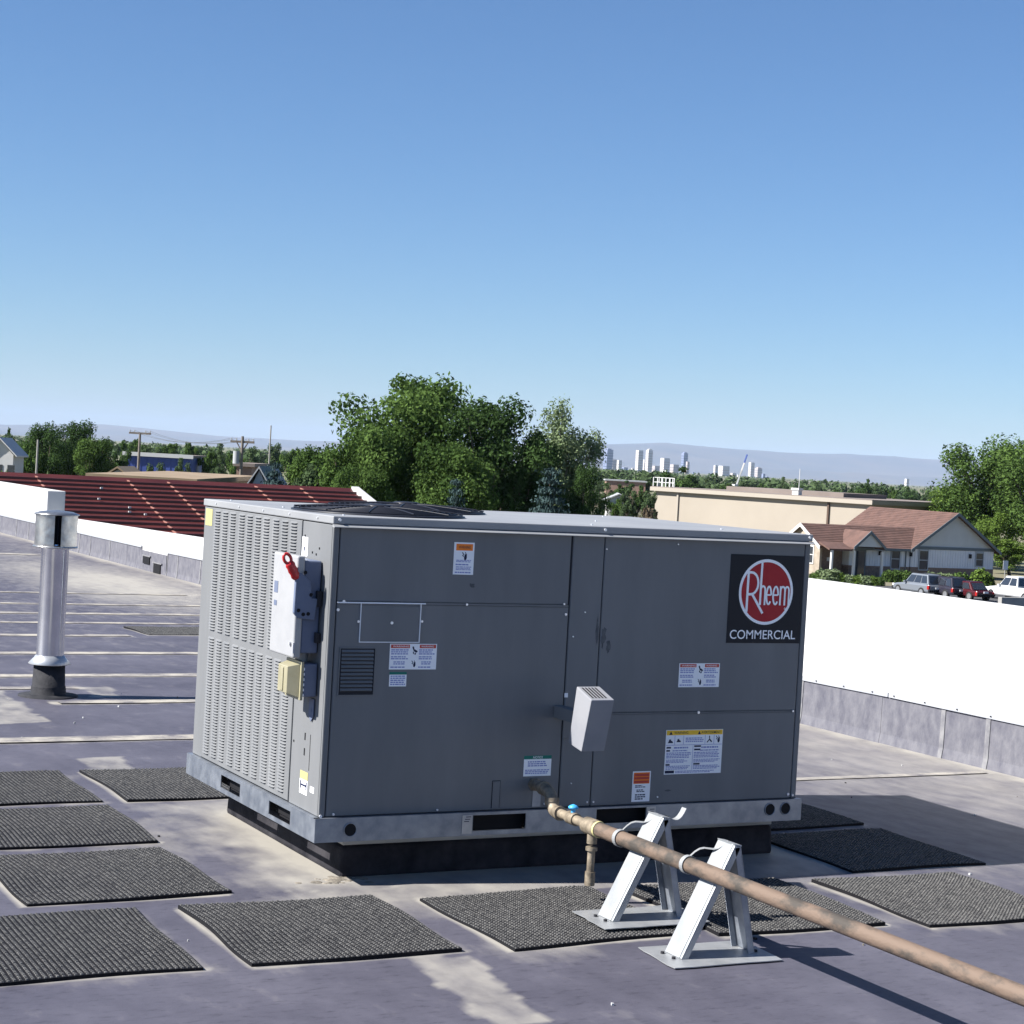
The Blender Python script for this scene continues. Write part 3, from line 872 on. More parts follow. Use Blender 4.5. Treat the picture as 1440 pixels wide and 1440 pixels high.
mb = MB().use('white_sticker'); fbox(mb, 1.046, 1.062, .452, .470, .0015, .0022); mb.build('small_tag', None, unit)

# maker's badge
mb = MB().use('logo_black'); fbox(mb, 1.820, 2.202, .678, 1.057, .0015, .0028)
logo = mb.build('logo_badge', None, unit, label='black square badge with red disc and white lettering'); sub(logo, unit)
LC = (2.0105, .898)
def ringpoly(mb, r0, r1, d, n=64):
    a = [FP(LC[0] + r1 * math.cos(q), LC[1] + r1 * math.sin(q), d) for q in np.linspace(0, 2 * math.pi, n, endpoint=False)]
    if r0 <= 0: return mb.add(a, [tuple(range(n))])
    b = [FP(LC[0] + r0 * math.cos(q), LC[1] + r0 * math.sin(q), d) for q in np.linspace(0, 2 * math.pi, n, endpoint=False)]
    return mb.add(a + b, [(i, (i + 1) % n, n + (i + 1) % n, n + i) for i in range(n)])
mb = MB().use('logo_red'); ringpoly(mb, 0, .130, .0032); mb.use('logo_white'); ringpoly(mb, .1285, .141, .0036)
mb.build('disc', None, logo)
_lay = [0]
def stroke(mb, pts, w, d=.0041):
    _lay[0] += 1; d = d + .00012 * _lay[0]
    pts = [np.array(p, float) for p in pts]
    L = []; Rr = []
    for i, p in enumerate(pts):
        t = pts[min(i + 1, len(pts) - 1)] - pts[max(i - 1, 0)]; t /= np.linalg.norm(t)
        nrm = np.array([-t[1], t[0]]) * w / 2
        L.append(FP(*(p + nrm), d)); Rr.append(FP(*(p - nrm), d))
    n = len(pts)
    mb.add(L + Rr, [(i, i + 1, n + i + 1, n + i) for i in range(n - 1)])
mb = MB().use('logo_white')
def arcpts(cx, cz, rx, rz, a0, a1, n=14): return [(cx + rx * math.cos(a), cz + rz * math.sin(a)) for a in np.linspace(math.radians(a0), math.radians(a1), n)]
stroke(mb, [(1.914, .986), (1.913, .812)], .0115)
stroke(mb, [(1.912, .981), (1.928, .981)] + arcpts(1.930, .934, .037, .047, 85, -95, 14) + [(1.916, .887)], .0105)
stroke(mb, [(1.936, .890), (1.960, .858), (1.997, .806)], .0115)
stroke(mb, [(1.982, 1.026), (1.981, .900), (1.981, .842)], .0105)
stroke(mb, [(1.981, .902)] + arcpts(1.993, .907, .0115, .016, 160, 0, 9) + [(2.0045, .842)], .009)
for cx, rx in ((2.0245, .0120), (2.0600, .0130)):
    stroke(mb, [(cx - rx + .002, .886), (cx + rx, .886)], .007)
    stroke(mb, arcpts(cx, .884, rx, .038, 2, 318, 22), .0088)
stroke(mb, [(2.0845, .925), (2.0845, .842)], .009)
stroke(mb, [(2.0845, .902)] + arcpts(2.0965, .906, .0115, .016, 160, 0, 9) + [(2.108, .842)], .0088)
stroke(mb, [(2.108, .902)] + arcpts(2.1185, .906, .0105, .016, 160, 0, 9) + [(2.129, .842)], .0088)
stroke(mb, arcpts(2.112, .828, .0035, .0035, 0, 360, 12), .002)
mb.build('logo_lettering', None, logo)
text_mesh('COMMERCIAL', 'logo_white', logo, 'lettering', FP(1.836, .6955, .0034), XD, ZD, .341, .0385)

# flue hood on the front
mb = MB().use('paint'); fbox(mb, 1.046, 1.085, .285, .405, .001, .006); fbox(mb, 1.0, 1.05, .37, .42, .002, .2)
hood = mb.build('flue_duct', None, unit, bevel=.003); sub(hood, unit)
S_ = .15
X1, X2 = .966, 1.070
def hp(x, z, d): return FP(x, z, d)
A = [hp(X1, .298, .045 + S_), hp(X2, .298, .045 + S_), hp(X2, .280, .150 + S_), hp(X1, .280, .150 + S_), hp(X1, .528, .085 + S_), hp(X2, .528, .085 + S_), hp(X2, .490, .205 + S_), hp(X1, .490, .205 + S_)]
mb = MB().use('hood').hexa([A[3], A[2], A[1], A[0], A[7], A[6], A[5], A[4]])
hb = mb.build('flue_hood', None, unit, bevel=.003, label='pale slanted flue hood with slotted top'); sub(hb, unit)
mb = MB().use('black')
a4, a5, a6, a7 = [np.array(q) for q in (A[4], A[5], A[6], A[7])]
for k in range(5):
    f0 = .12 + k * .14; f1 = f0 + .075
    p = lambda u, v: (a4 * (1 - u) + a5 * u) * (1 - v) + (a7 * (1 - u) + a6 * u) * v + np.array([0, 0, .0015])
    mb.add([p(f0, .88), p(f1, .88), p(f1, .12), p(f0, .12)], [(0, 1, 2, 3)])
mb.build('slot', None, hb, kind='stuff')

# small things on the louvred end
mb = MB().use('yellow_tag'); lbox(mb, .125, .205, .118, .150, .0005, .0012)
mb.use('white_sticker'); lbox(mb, .125, .205, .062, .1175, .0005, .0012); lbox(mb, .055, .095, .082, .105, .0005, .0012)
mb.use('dark_print'); lbox(mb, .140, .190, .092, .100, .0013, .0016); lbox(mb, .130, .142, .080, .112, .0013, .0016); lbox(mb, .188, .2, .080, .112, .0013, .0016)
mb.build('caution_sticker', None, unit)
mb = MB().use('white_sticker'); lbox(mb, .252, .312, .980, 1.055, .0005, .0012); mb.use('dark_print'); lbox(mb, .278, .290, 1.0, 1.018, .0013, .0016); mb.build('paper_sticker', None, unit)
mb = MB().use('yellow_tag'); lbox(mb, 1.41, 1.50, 1.035, 1.110, .0005, .0012); mb.build('paper_sticker', None, unit)
mb = MB().use('black')
for z in (.285, .225): lbox(mb, .170, .180, z - .014, z + .014, .0005, .0012)
lbox(mb, .118, .121, .16, .30, .0005, .0012)
for y_, z_ in ((.2, 1.0), (.16, .995), (.13, 1.02), (.285, 1.06), (.29, .6), (.29, .25)): lbox(mb, y_ - .004, y_ + .004, z_ - .004, z_ + .004, .0005, .002)
mb.build('slot', None, unit, kind='stuff')

# ================================================================== DISCONNECT SWITCH
sw = thing('disconnect_switch', LP(.2, .60, .05), 'white electrical disconnect box with red lever bolted on the louvred end', 'switch')
mb = MB(); lbox(mb, .088, .325, .618, .974, .0035, .075); mb.build('enclosure', 'switch_grey', sw, bevel=.006)
mb = MB(); lbox(mb, .078, .335, .600, .992, .0755, .108); dr = mb.build('door', 'switch_white', sw, bevel=.008, seg=3); sub(dr, sw)
for a in ((.27, .31, .835, .880), (.275, .305, .785, .805)):
    mb = MB().use('switch_grey'); lbox(mb, *a, .1075, .1092); mb.build('door_label', None, dr)
mb = MB().use('term_bar'); mb.tube([LP(.105, .655, .108), LP(.105, .655, .116)], .008, 10); mb.box(LP(.07, .62, .105), LP(.08, .66, .112)); mb.build('latch', None, dr)
def side(x, z, y): return (UX + x, UY + y, UZ + z)
poly = [(-.114, .925), (-.116, .775), (-.100, .755), (-.030, .748), (-.022, .830), (-.045, .832), (-.053, .895), (-.088, .925)]
mb = MB().prism([side(x, z, .086) for x, z in poly], (0, -.018, 0)); mb.build('lever_plate', 'switch_grey', sw, bevel=.003)
mb = MB().use('black')
for x, z in ((-.098, .785), (-.078, .770), (-.058, .772), (-.05, .845), (-.078, .93)): mb.tube([side(x, z, .0685), side(x, z, .0665)], .0075, 10)
mb.build('hole', None, sw, kind='stuff')
d_ = np.array([-.052, 0, .092]); d_ /= np.linalg.norm(d_); e_ = np.array([d_[2], 0, -d_[0]])
b0 = np.array(side(-.108, .905, .077))
def flat_oval(c, a, b, ax, ay, n=14): return [c + ax * a * math.cos(q) + ay * b * math.sin(q) for q in np.linspace(0, 2 * math.pi, n, endpoint=False)]
Yv = np.array([0, 1.0, 0])
mb = MB()
sec = [(0, .013, .010), (.012, .019, .012), (.024, .017, .012), (.036, .020, .012), (.048, .018, .012), (.060, .020, .012), (.072, .015, .010)]
vs = [p for t, a, b in sec for p in flat_oval(b0 + d_ * t, a, b, e_, Yv)]
mb.add(vs, [(k * 14 + q, k * 14 + (q + 1) % 14, (k + 1) * 14 + (q + 1) % 14, (k + 1) * 14 + q) for k in range(len(sec) - 1) for q in range(14)] + [tuple(range(14))[::-1], tuple(range((len(sec) - 1) * 14, len(sec) * 14))], True)
ringc = b0 + d_ * .086
mb.tube([ringc + math.cos(q) * d_ * .020 + math.sin(q) * e_ * .014 for q in np.linspace(0, 2 * math.pi, 19)], .0062, 8, caps=False)
mb.build('lever', 'red_handle', sw)
for a in ((.66, .70, .0035, .022), (.80, .86, .0035, .024)):
    mb = MB(); lbox(mb, .066, .0875, *a); mb.build('bracket', 'seam', sw, bevel=.003)
# conduit nipple joining switch and outlet box
MB().tube([LP(.16, .580, .035), LP(.16, .619, .035)], .022, 14).build('conduit', 'switch_white', sw)

# ================================================================== OUTLET BOX
ob_ = thing('outlet_box', LP(.15, .45, .05), 'weatherproof outlet box with yellowed bubble cover below the disconnect switch', 'outlet')
mb = MB(); lbox(mb, .075, .215, .452, .579, .0035, .062); mb.build('box', 'switch_grey', ob_, bevel=.006)
mb = MB().use('bubble')
lbox(mb, .068, .228, .440, .588, .0625, .074)
z0, z1, y0_, y1_ = .449, .579, .080, .216
mb.hexa([LP(y0_, z0, .0742), LP(y1_, z0, .0742), LP(y1_ - .02, z0 + .015, .118), LP(y0_ + .02, z0 + .015, .118), LP(y0_, z1, .0742), LP(y1_, z1, .0742), LP(y1_ - .02, z1 - .012, .118), LP(y0_ + .02, z1 - .012, .118)])
lbox(mb, .135, .162, .470, .560, .1182, .122)
mb.build('bubble_cover', None, ob_, bevel=.012, seg=3)
mb = MB().use('edging')
for z in (.455, .475, .495, .515, .535, .555): lbox(mb, .0700, .0745, z, z + .010, .058, .0624)
mb.build('gasket_rib', None, ob_, kind='stuff')
mb = MB().prism([LP(.090, .44, .0035), LP(.138, .44, .0035), LP(.138, .375, .0035), LP(.114, .352, .0035), LP(.090, .375, .0035)], (-.003, 0, 0))
mb.tube([LP(.114, .395, .0066), LP(.114, .395, .0075)], .008, 10); mb.build('mounting_strap', 'switch_grey', ob_)

# ================================================================== WALKWAY PADS
def pad_meshes(seed):
    r = np.random.default_rng(seed)
    W_, H_ = .745, .785
    ph = r.uniform(0, 6.28, 8); am = r.uniform(.003, .009, 4)
    def warp(x, y):     # x,y arrays in -.5..+.5
        X = x * W_ + am[0] * np.sin(y * 7 + ph[0]) * np.abs(x) * 2 + am[1] * np.sin(y * 3.5 + ph[1])
        Y = y * H_ + am[2] * np.sin(x * 6 + ph[2]) * np.abs(y) * 2 + am[3] * .6 * np.sin(x * 3 + ph[3])
        Z = .002 * np.sin(x * 5 + ph[4]) * np.sin(y * 4 + ph[5]) + .003 * (np.abs(x) * 2) ** 6 * np.sin(ph[6]) * .6
        return X, Y, Z
    # base sheet
    n = 14
    g = np.linspace(-.5, .5, n)
    gx, gy = np.meshgrid(g, g)
    X, Y, Z = warp(gx, gy)
    top = np.stack([X, Y, Z + .0080], -1).reshape(-1, 3); bot = np.stack([X, Y, Z * 0 - .004], -1).reshape(-1, 3)
    idx = np.arange(n * n).reshape(n, n)
    f = [tuple(q) for q in np.stack([idx[:-1, :-1], idx[:-1, 1:], idx[1:, 1:], idx[1:, :-1]], -1).reshape(-1, 4)]
    loop = list(idx[0, :]) + list(idx[1:, -1]) + list(idx[-1, -2::-1]) + list(idx[-2:0:-1, 0])
    for i in range(len(loop)):
        a, b = loop[i], loop[(i + 1) % len(loop)]
        f.append((a, a + n * n, b + n * n, b))
    base = bpy.data.meshes.new('pad_sheet'); base.from_pydata([tuple(v) for v in np.vstack([top, bot])], [], f); base.materials.append(MATS['rubber']); base.update()
    # knobs in rows
    nx, ny = 40, 46
    i, j = np.meshgrid(np.arange(nx), np.arange(ny))
    i = i.ravel(); j = j.ravel()
    keep = r.random(len(i)) > -1
    i = i[keep]; j = j[keep]
    cx = -.5 + (i + .5) / nx; cy = -.5 + (j + .5 + .0 * (i % 2)) / ny
    K = len(cx)
    hx = .0046 / W_; hy = .0064 / H_
    hgt = .0042 * r.uniform(.7, 1.15, K)
    vs = np.zeros((K, 8, 3))
    for q, (sx, sy, tz) in enumerate([(-1, -1, 0), (1, -1, 0), (1, 1, 0), (-1, 1, 0), (-.72, -.72, 1), (.72, -.72, 1), (.72, .72, 1), (-.72, .72, 1)]):
        a, b, c = warp(cx + sx * hx, cy + sy * hy)
        vs[:, q, 0] = a; vs[:, q, 1] = b; vs[:, q, 2] = c + .0079 + tz * hgt
    fb = np.array([(4, 5, 6, 7), (0, 1, 5, 4), (1, 2, 6, 5), (2, 3, 7, 6), (3, 0, 4, 7)])
    F = (fb[None] + (np.arange(K) * 8)[:, None, None]).reshape(-1, 4)
    kn = bpy.data.meshes.new('pad_tread'); kn.from_pydata(vs.reshape(-1, 3).tolist(), [], F.tolist()); kn.materials.append(MATS['rubber_knob']); kn.update()
    return base, kn
PM = [pad_meshes(s) for s in (1, 2, 3)]
PLAB = ['black ribbed rubber walkway pad farthest along the row leading from the vent side', 'black ribbed rubber pad second in the row beside the louvred end',
        'black ribbed rubber pad beside the near corner of the curb', 'black ribbed rubber pad standing out alone at the open end of the row',
        'black ribbed rubber pad lying behind the louvred end of the unit', 'black ribbed rubber pad in front of the near corner of the unit',
        'black ribbed rubber pad with a pipe support plate resting on its corner', 'black ribbed rubber pad lying behind both pipe supports in the pipe shadow',
        'black ribbed rubber pad at the far sunlit end of the front row', 'black ribbed rubber pad in the unit shadow with one sunlit edge',
        'black ribbed rubber pad wholly in the shadow behind the unit', 'small dark rubber pad alone on the roof toward the scupper']
for k, (a, b, c, d) in enumerate(PADS):
    cx, cy = (a + b) / 2, (c + d) / 2
    t = thing('walkway_pad', (cx, cy, float(deck_z(cy))), PLAB[k], 'rubber pad', 'rubber walkway pads on the roof')
    t.rotation_euler = (0, 0, math.radians([.6, -1.2, 2.0, -.4, .5, -.8, 1.6, -2.6, -1.8, -1.0, .8, 2][k]))
    t.scale = ((b - a) / .745, (d - c) / .785, 1)
    base, kn = PM[k % 3]
    for nm, me, kd in (('rubber_sheet', base, None), ('tread', kn, 'stuff')):
        o = bpy.data.objects.new(nm, me); COL.objects.link(o); o.parent = t
        if kd: o['kind'] = kd

# ================================================================== GAS PIPE
PX, PZ, PR = 3.652, .287, .0275
gp = thing('gas_pipe', (PX, 4.2, 0), 'rusty gas pipe running from the unit across two pipe supports', 'pipe')
ys = np.linspace(6.11, -3.0, 40)
MB().tube([(PX, y, PZ) for y in ys], PR, 20).build('pipe_run', 'pipe_rust', gp)
ex, ez = 3.678, .357
mb = MB().tube([(ex, UY + .005, ez), (ex - .003, UY - .06, ez), (ex - .006, 6.54, ez)], .0195, 14); mb.build('nipple', 'pipe_fit', gp)
def elbow(p0, p1, p2, r, name='elbow'):
    p0, p1, p2 = map(np.array, (p0, p1, p2))
    pts = [p0 * (1 - t) ** 2 + 2 * p1 * t * (1 - t) + p2 * t * t for t in np.linspace(0, 1, 9)]
    mb = MB().tube(pts, r, 14)
    for a, b in ((pts[0], pts[1]), (pts[-1], pts[-2])):
        dd = (b - a) / np.linalg.norm(b - a)
        mb.tube([a - dd * .002, a + dd * .014], r * 1.18, 14)
    return mb.build(name, 'pipe_fit', gp)
mb = MB().tube([(ex, UY - .001, ez), (ex, UY - .022, ez)], .027, 6).tube([(ex, UY - .020, ez), (ex, UY - .040, ez)], .023, 14); mb.build('collar', 'pipe_fit', gp)
elbow((ex - .004, 6.56, ez), (ex - .008, 6.475, ez), (ex - .008, 6.475, ez - .05), .0245)
MB().tube([(ex - .008, 6.475, ez - .04), (ex - .008, 6.475, PZ + .04)], .0175, 14).build('nipple', 'pipe_fit', gp)
elbow((ex - .008, 6.475, PZ + .045), (ex - .010, 6.475, PZ - .012), (PX + .012, 6.39, PZ), .0245)
mb = MB().tube([(PX + .012, 6.40, PZ), (PX + .004, 6.14, PZ)], .0185, 14); mb.tube([(PX + .011, 6.32, PZ), (PX + .009, 6.26, PZ)], .025, 14)
mb.build('valve_body', 'pipe_fit', gp)
mb = MB().tube([(PX + .010, 6.29, PZ + .02), (PX + .010, 6.29, PZ + .045)], .009, 10)
mb.lathe((PX + .010, 6.29, PZ + .038), [(.0005, -.002), (.019, 0), (.021, .007), (.013, .013), (.0005, .018)], 10); mb.build('valve_handle', 'valve_blue', gp, label='small blue valve cap')
mb = MB().tube([(PX, 6.165, PZ), (PX, 6.08, PZ)], .032, 16); mb.tube([(PX, 6.12, PZ - .02), (PX, 6.12, PZ - .062)], .0195, 14).tube([(PX, 6.12, PZ - .075), (PX, 6.12, PZ - .088)], .0225, 14)
mb.build('tee', 'pipe_fit', gp)
MB().tube([(PX, 6.085, PZ), (PX, 6.068, PZ)], .0312, 16).build('seal_tape', 'tape_yellow', gp)
mb = MB().tube([(PX, 6.12, PZ - .08), (PX, 6.12, .075)], .0145, 14); mb.build('drip_leg', 'pipe_fit', gp)
mb = MB().tube([(PX, 6.12, .118), (PX, 6.12, .066)], .0195, 12); mb.build('drip_cap', 'pipe_fit', gp)

# ================================================================== PIPE SUPPORTS
def support(yc, zbase, rot, label, curl):
    t = thing('pipe_support', (3.67, yc, zbase), label, 'pipe support', 'A-frame supports under the gas pipe')
    w = .052                       # half width of the channel along the pipe
    L0 = np.array([3.535, yc, zbase + .006]); T0 = np.array([3.728, yc, zbase + .385 - zbase * .6])
    R0 = np.array([3.835, yc, zbase + .006]); T1 = np.array([3.752, yc, zbase + .380 - zbase * .6])
    def channel(name, a, b, th, out, mat):
        """a sheet-metal channel from foot a to top b; out = +-1 outward x"""
        d = (b - a) / np.linalg.norm(b - a)
        nrm = np.array([d[2], 0, -d[0]]); nrm = nrm if nrm[0] * out > 0 else -nrm
        Y = np.array([0, 1., 0])
        mb = MB()
        def slab(y0, y1, n0, n1):
            P = []
            for base in (a, b):
                P += [base + Y * y0 + nrm * n0, base + Y * y1 + nrm * n0, base + Y * y1 + nrm * n1, base + Y * y0 + nrm * n1]
            mb.hexa([P[0], P[1], P[2], P[3], P[4], P[5], P[6], P[7]])
        slab(-w, w, -.003, 0)
        slab(-w, -w + .003, -.026, -.0031); slab(w - .003, w, -.026, -.0031)
        slab(-w + .012, -w + .016, .0001, .003)
        return mb.build(name, mat, t, bevel=.0012)
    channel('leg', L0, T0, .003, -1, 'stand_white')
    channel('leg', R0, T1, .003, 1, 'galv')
    mb = MB()
    mb.hexa([(3.726, yc - w, T0[2] - .002), (3.754, yc - w, T1[2] - .002), (3.754, yc + w, T1[2] - .002), (3.726, yc + w, T0[2] - .002),
             (3.724, yc - w, T0[2] + .004), (3.756, yc - w, T1[2] + .003), (3.756, yc + w, T1[2] + .003), (3.724, yc + w, T0[2] + .004)])
    mb.build('crown', 'stand_white', t, bevel=.001)
    # base plate, lifted a little at its far corner
    mb = MB()
    cc = [(3.455, yc - .135), (3.885, yc - .15), (3.900, yc + .115), (3.475, yc + .130)]
    out = []
    for k in range(4):
        a = np.array(cc[k]); b = np.array(cc[(k + 1) % 4])
        for q in np.linspace(0, 1, 6, endpoint=False): out.append(a * (1 - q) + b * q + rng.normal(0, .002, 2))
    zt = [zbase + .004 + .006 * max(0, (p[0] - 3.80) * 8) * curl for p in out]
    n = len(out)
    mb.add([(p[0], p[1], zt[i]) for i, p in enumerate(out)] + [(p[0], p[1], zt[i] - .003) for i, p in enumerate(out)],
           [tuple(range(n)), tuple(range(2 * n - 1, n - 1, -1))] + [(i, n + i, n + (i + 1) % n, (i + 1) % n) for i in range(n)])
    mb.build('base_plate', 'galv_bright', t)
    mb = MB()
    for x in (3.515, 3.85):
        for s in (-1, 1): mb.tube([(x, yc + s * .035, zbase + .004), (x, yc + s * .035, zbase + .011)], .007, 8)
    mb.build('rivet', 'seam', t, kind='stuff')
    # strap: loop round the pipe and up to the crown
    mb = MB()
    ysr = yc + .115
    def ribbon(pts, hw, axis=(0, 1, 0)):
        ax = np.array(axis, float) * hw
        P = [np.array(p, float) for p in pts]; n = len(P)
        off = []
        for i in range(n):
            tt = P[min(i + 1, n - 1)] - P[max(i - 1, 0)]; nn = np.cross(tt, ax); nn /= np.linalg.norm(nn) + 1e-9; off.append(nn * .0012)
        mb.add([p - ax + o_ for p, o_ in zip(P, off)] + [p + ax + o_ for p, o_ in zip(P, off)] + [p + ax - o_ for p, o_ in zip(P, off)] + [p - ax - o_ for p, o_ in zip(P, off)],
               [(i, i + 1, n + i + 1, n + i) for i in range(n - 1)] + [(2 * n + i, 2 * n + i + 1, 3 * n + i + 1, 3 * n + i) for i in range(n - 1)] +
               [(n + i, n + i + 1, 2 * n + i + 1, 2 * n + i) for i in range(n - 1)] + [(3 * n + i, 3 * n + i + 1, i + 1, i) for i in range(n - 1)])
    rr = PR + .004
    ribbon([(PX + rr * math.cos(q), ysr, PZ + rr * math.sin(q)) for q in np.linspace(0, 2 * math.pi, 25)], .010)
    # tail from the top of the loop to the crown
    p0 = np.array([PX + .006, ysr, PZ + rr]); p3 = np.array([3.735, yc + .005, T0[2] + .004])
    pts = [p0 + (p3 - p0) * q + np.array([0, 0, .012 * math.sin(q * math.pi * 2)]) for q in np.linspace(0, 1, 9)]
    n = len(pts); hw = np.array([.005, .009, 0])
    mb.add([p - hw for p in pts] + [p + hw for p in pts] + [p + hw + np.array([0, 0, -.002]) for p in pts] + [p - hw + np.array([0, 0, -.002]) for p in pts],
           [(i, i + 1, n + i + 1, n + i) for i in range(n - 1)] + [(2 * n + i, 2 * n + i + 1, 3 * n + i + 1, 3 * n + i) for i in range(n - 1)] +
           [(n + i, n + i + 1, 2 * n + i + 1, 2 * n + i) for i in range(n - 1)] + [(3 * n + i, 3 * n + i + 1, i + 1, i) for i in range(n - 1)])
    if curl:
        q = np.array([3.755, yc - .005, T1[2] - .004])
        ribbon([q + np.array([.015 + .075 * s, 0, -.022 * math.sin(s * 2.2) + .045 * s ** 3 + .004]) for s in np.linspace(0, 1, 9)], .015)
    mb.build('strap', 'stand_white', t)
    return t
support(5.80, .0195, 0, 'galvanised A-frame pipe support with a curled strap end, next to the unit', 1)
support(5.345, .002, 0, 'galvanised A-frame pipe support standing on bare roof, farther from the unit', 0)

# ================================================================== FLUE VENT
VX, VY = 3.07, 12.03
vz = float(deck_z(VY))
fv = thing('flue_vent', (VX, VY, vz), 'shiny metal flue vent pipe with capped top and black rubber boot', 'vent pipe')
mb = MB()
mb.lathe((VX, VY, vz), [(.19, -.003), (.187, .006), (.125, .010), (.113, .016), (.108, .06), (.107, .064), (.104, .066), (.098, .21), (.0005, .211)], 36); mb.build('boot', 'boot', fv)
mb = MB(); mb.lathe((VX, VY, vz), [(.131, .205), (.134, .209), (.100, .245), (.089, .262), (.086, .262)], 36); mb.build('storm_collar', 'galv_bright', fv)
mb = MB(); mb.lathe((VX, VY, vz), [(.0865, .21), (.0865, .94), (.089, .942), (.089, .960), (.0865, .962), (.0865, .985)], 40); mb.build('pipe', 'vent_metal', fv)
mb = MB()
mb.tube([(VX + .0875 * math.cos(-1.16), VY + .0875 * math.sin(-1.16), vz + .25), (VX + .0875 * math.cos(-1.16), VY + .0875 * math.sin(-1.16), vz + .94)], .0022, 6); mb.build('pipe_seam', 'vent_metal', fv)
cap_dir = math.atan2(-VY, -VX)
mb = MB().use('black'); mb.lathe((VX, VY, vz), [(.088, .975), (.088, 1.165)], 24); mb.use('guard').tube([(VX + .09 * math.cos(cap_dir + .12), VY + .09 * math.sin(cap_dir + .12), vz + .98), (VX + .09 * math.cos(cap_dir + .12), VY + .09 * math.sin(cap_dir + .12), vz + 1.16)], .006, 6)
mb.build('inner_sleeve', None, fv)
mb = MB(); mb.lathe((VX, VY, vz), [(.0005, 1.192), (.10, 1.182), (.142, 1.168), (.144, 1.163), (.138, 1.160), (.0005, 1.161)], 40); mb.build('cap_top', 'vent_cap', fv)
mb = MB(); mb.lathe((VX, VY, vz), [(.088, .958), (.140, .952), (.143, .957), (.138, .963), (.088, .966)], 40); mb.build('cap_ring', 'vent_cap', fv)
for a0, a1 in ((cap_dir + .24, cap_dir + 2.3), (cap_dir - 2.0, cap_dir - .08), (cap_dir + 2.5, cap_dir + 4.05)):
    mb = MB(); mb.lathe((VX, VY, vz), [(.132, .963), (.133, 1.0), (.131, 1.08), (.133, 1.160)], 16, a0, a1); 
    lo = len(mb.v)
    mb.lathe((VX, VY, vz), [(.130, 1.160), (.128, 1.08), (.130, 1.0), (.129, .963)], 16, a0, a1)
    mb.build('cap_shell', 'vent_cap', fv)

# ================================================================== TERRAIN
def sheet(name, x0, x1, y0, y1, z, mat):
    mb = MB(); mb.add([(x0, y0, z), (x1, y0, z), (x1, y1, z), (x0, y1, z)], [(0, 1, 2, 3)])
    return struct(mb.build(name, mat))
pmat('field', (0.16, 0.14, 0.09), (0.10, 0.12, 0.05), 0.01, 0.95, detail=8)
pmat('lawn', (0.08, 0.12, 0.035), (0.15, 0.17, 0.06), 0.25, 0.95, detail=8)
pmat('dirt', (0.40, 0.31, 0.21), (0.50, 0.40, 0.28), 0.2, 0.95, detail=8)
mb = MB()
G_ = 52000.0
mb.add([(-G_, -G_, STREET), (G_, -G_, STREET), (G_, G_, STREET), (-G_, G_, STREET)], [(0, 1, 2, 3)])
struct(mb.build('ground', 'field'))

# far mountains: a height field seen over the city
def mountains():
    prof = [(-1500, 16), (-700, 20), (-200, 14), (0, 12), (140, 21), (200, 19), (300, 14), (420, 14), (560, 20), (700, 26), (840, 31), (930, 39), (1000, 36), (1100, 38), (1180, 41), (1240, 39), (1300, 38), (1400, 42), (1600, 30), (2300, 26), (3200, 18)]
    pxs = np.array([p[0] for p in prof], float); hh = np.array([p[1] for p in prof], float)
    cols_ = np.linspace(-1500, 3200, 380)
    fw = np.array([CF[0], CF[1]]); fw /= np.linalg.norm(fw); rt = np.array([fw[1], -fw[0]])
    rr = np.linspace(0, 1, 26)
    V = []
    for j, t in enumerate(rr):
        D = 24000 + 13000 * t
        for i, c in enumerate(cols_):
            a = (c - 720) / FPX
            n1 = fbm(np.array([c * .004]), np.array([t * 3.0 + 7]), 1.3, 91, 5)[0]
            ridge = math.exp(-((t - .58 - .12 * math.sin(c * .006)) / .26) ** 2)
            foot = .45 * math.exp(-((t - .22 + .06 * math.sin(c * .011 + 2)) / .12) ** 2)
            n2 = fbm(np.array([c * .02]), np.array([t * 9.0]), 1.0, 17, 4)[0]
            base = np.interp(c, pxs, hh)
            h = base * (ridge * (.86 + .28 * n1) + foot * (.4 + .7 * n2) * .7) * (30800 / FPX)
            p = rt * a * D + fw * D
            V.append((p[0], p[1], STREET + h * (1.0 if 0 < j < len(rr) - 1 else 0) + (EYE if 0 < j < len(rr) - 1 else 0) * ridge - (2 if j in (0, len(rr) - 1) else 0)))
    nx = len(cols_); ny = len(rr)
    F = [(j * nx + i, j * nx + i + 1, (j + 1) * nx + i + 1, (j + 1) * nx + i) for j in range(ny - 1) for i in range(nx - 1)]
    mb = MB(); mb.add(V, F, True)
    return struct(mb.build('mountains', 'mountain'))
mountains()

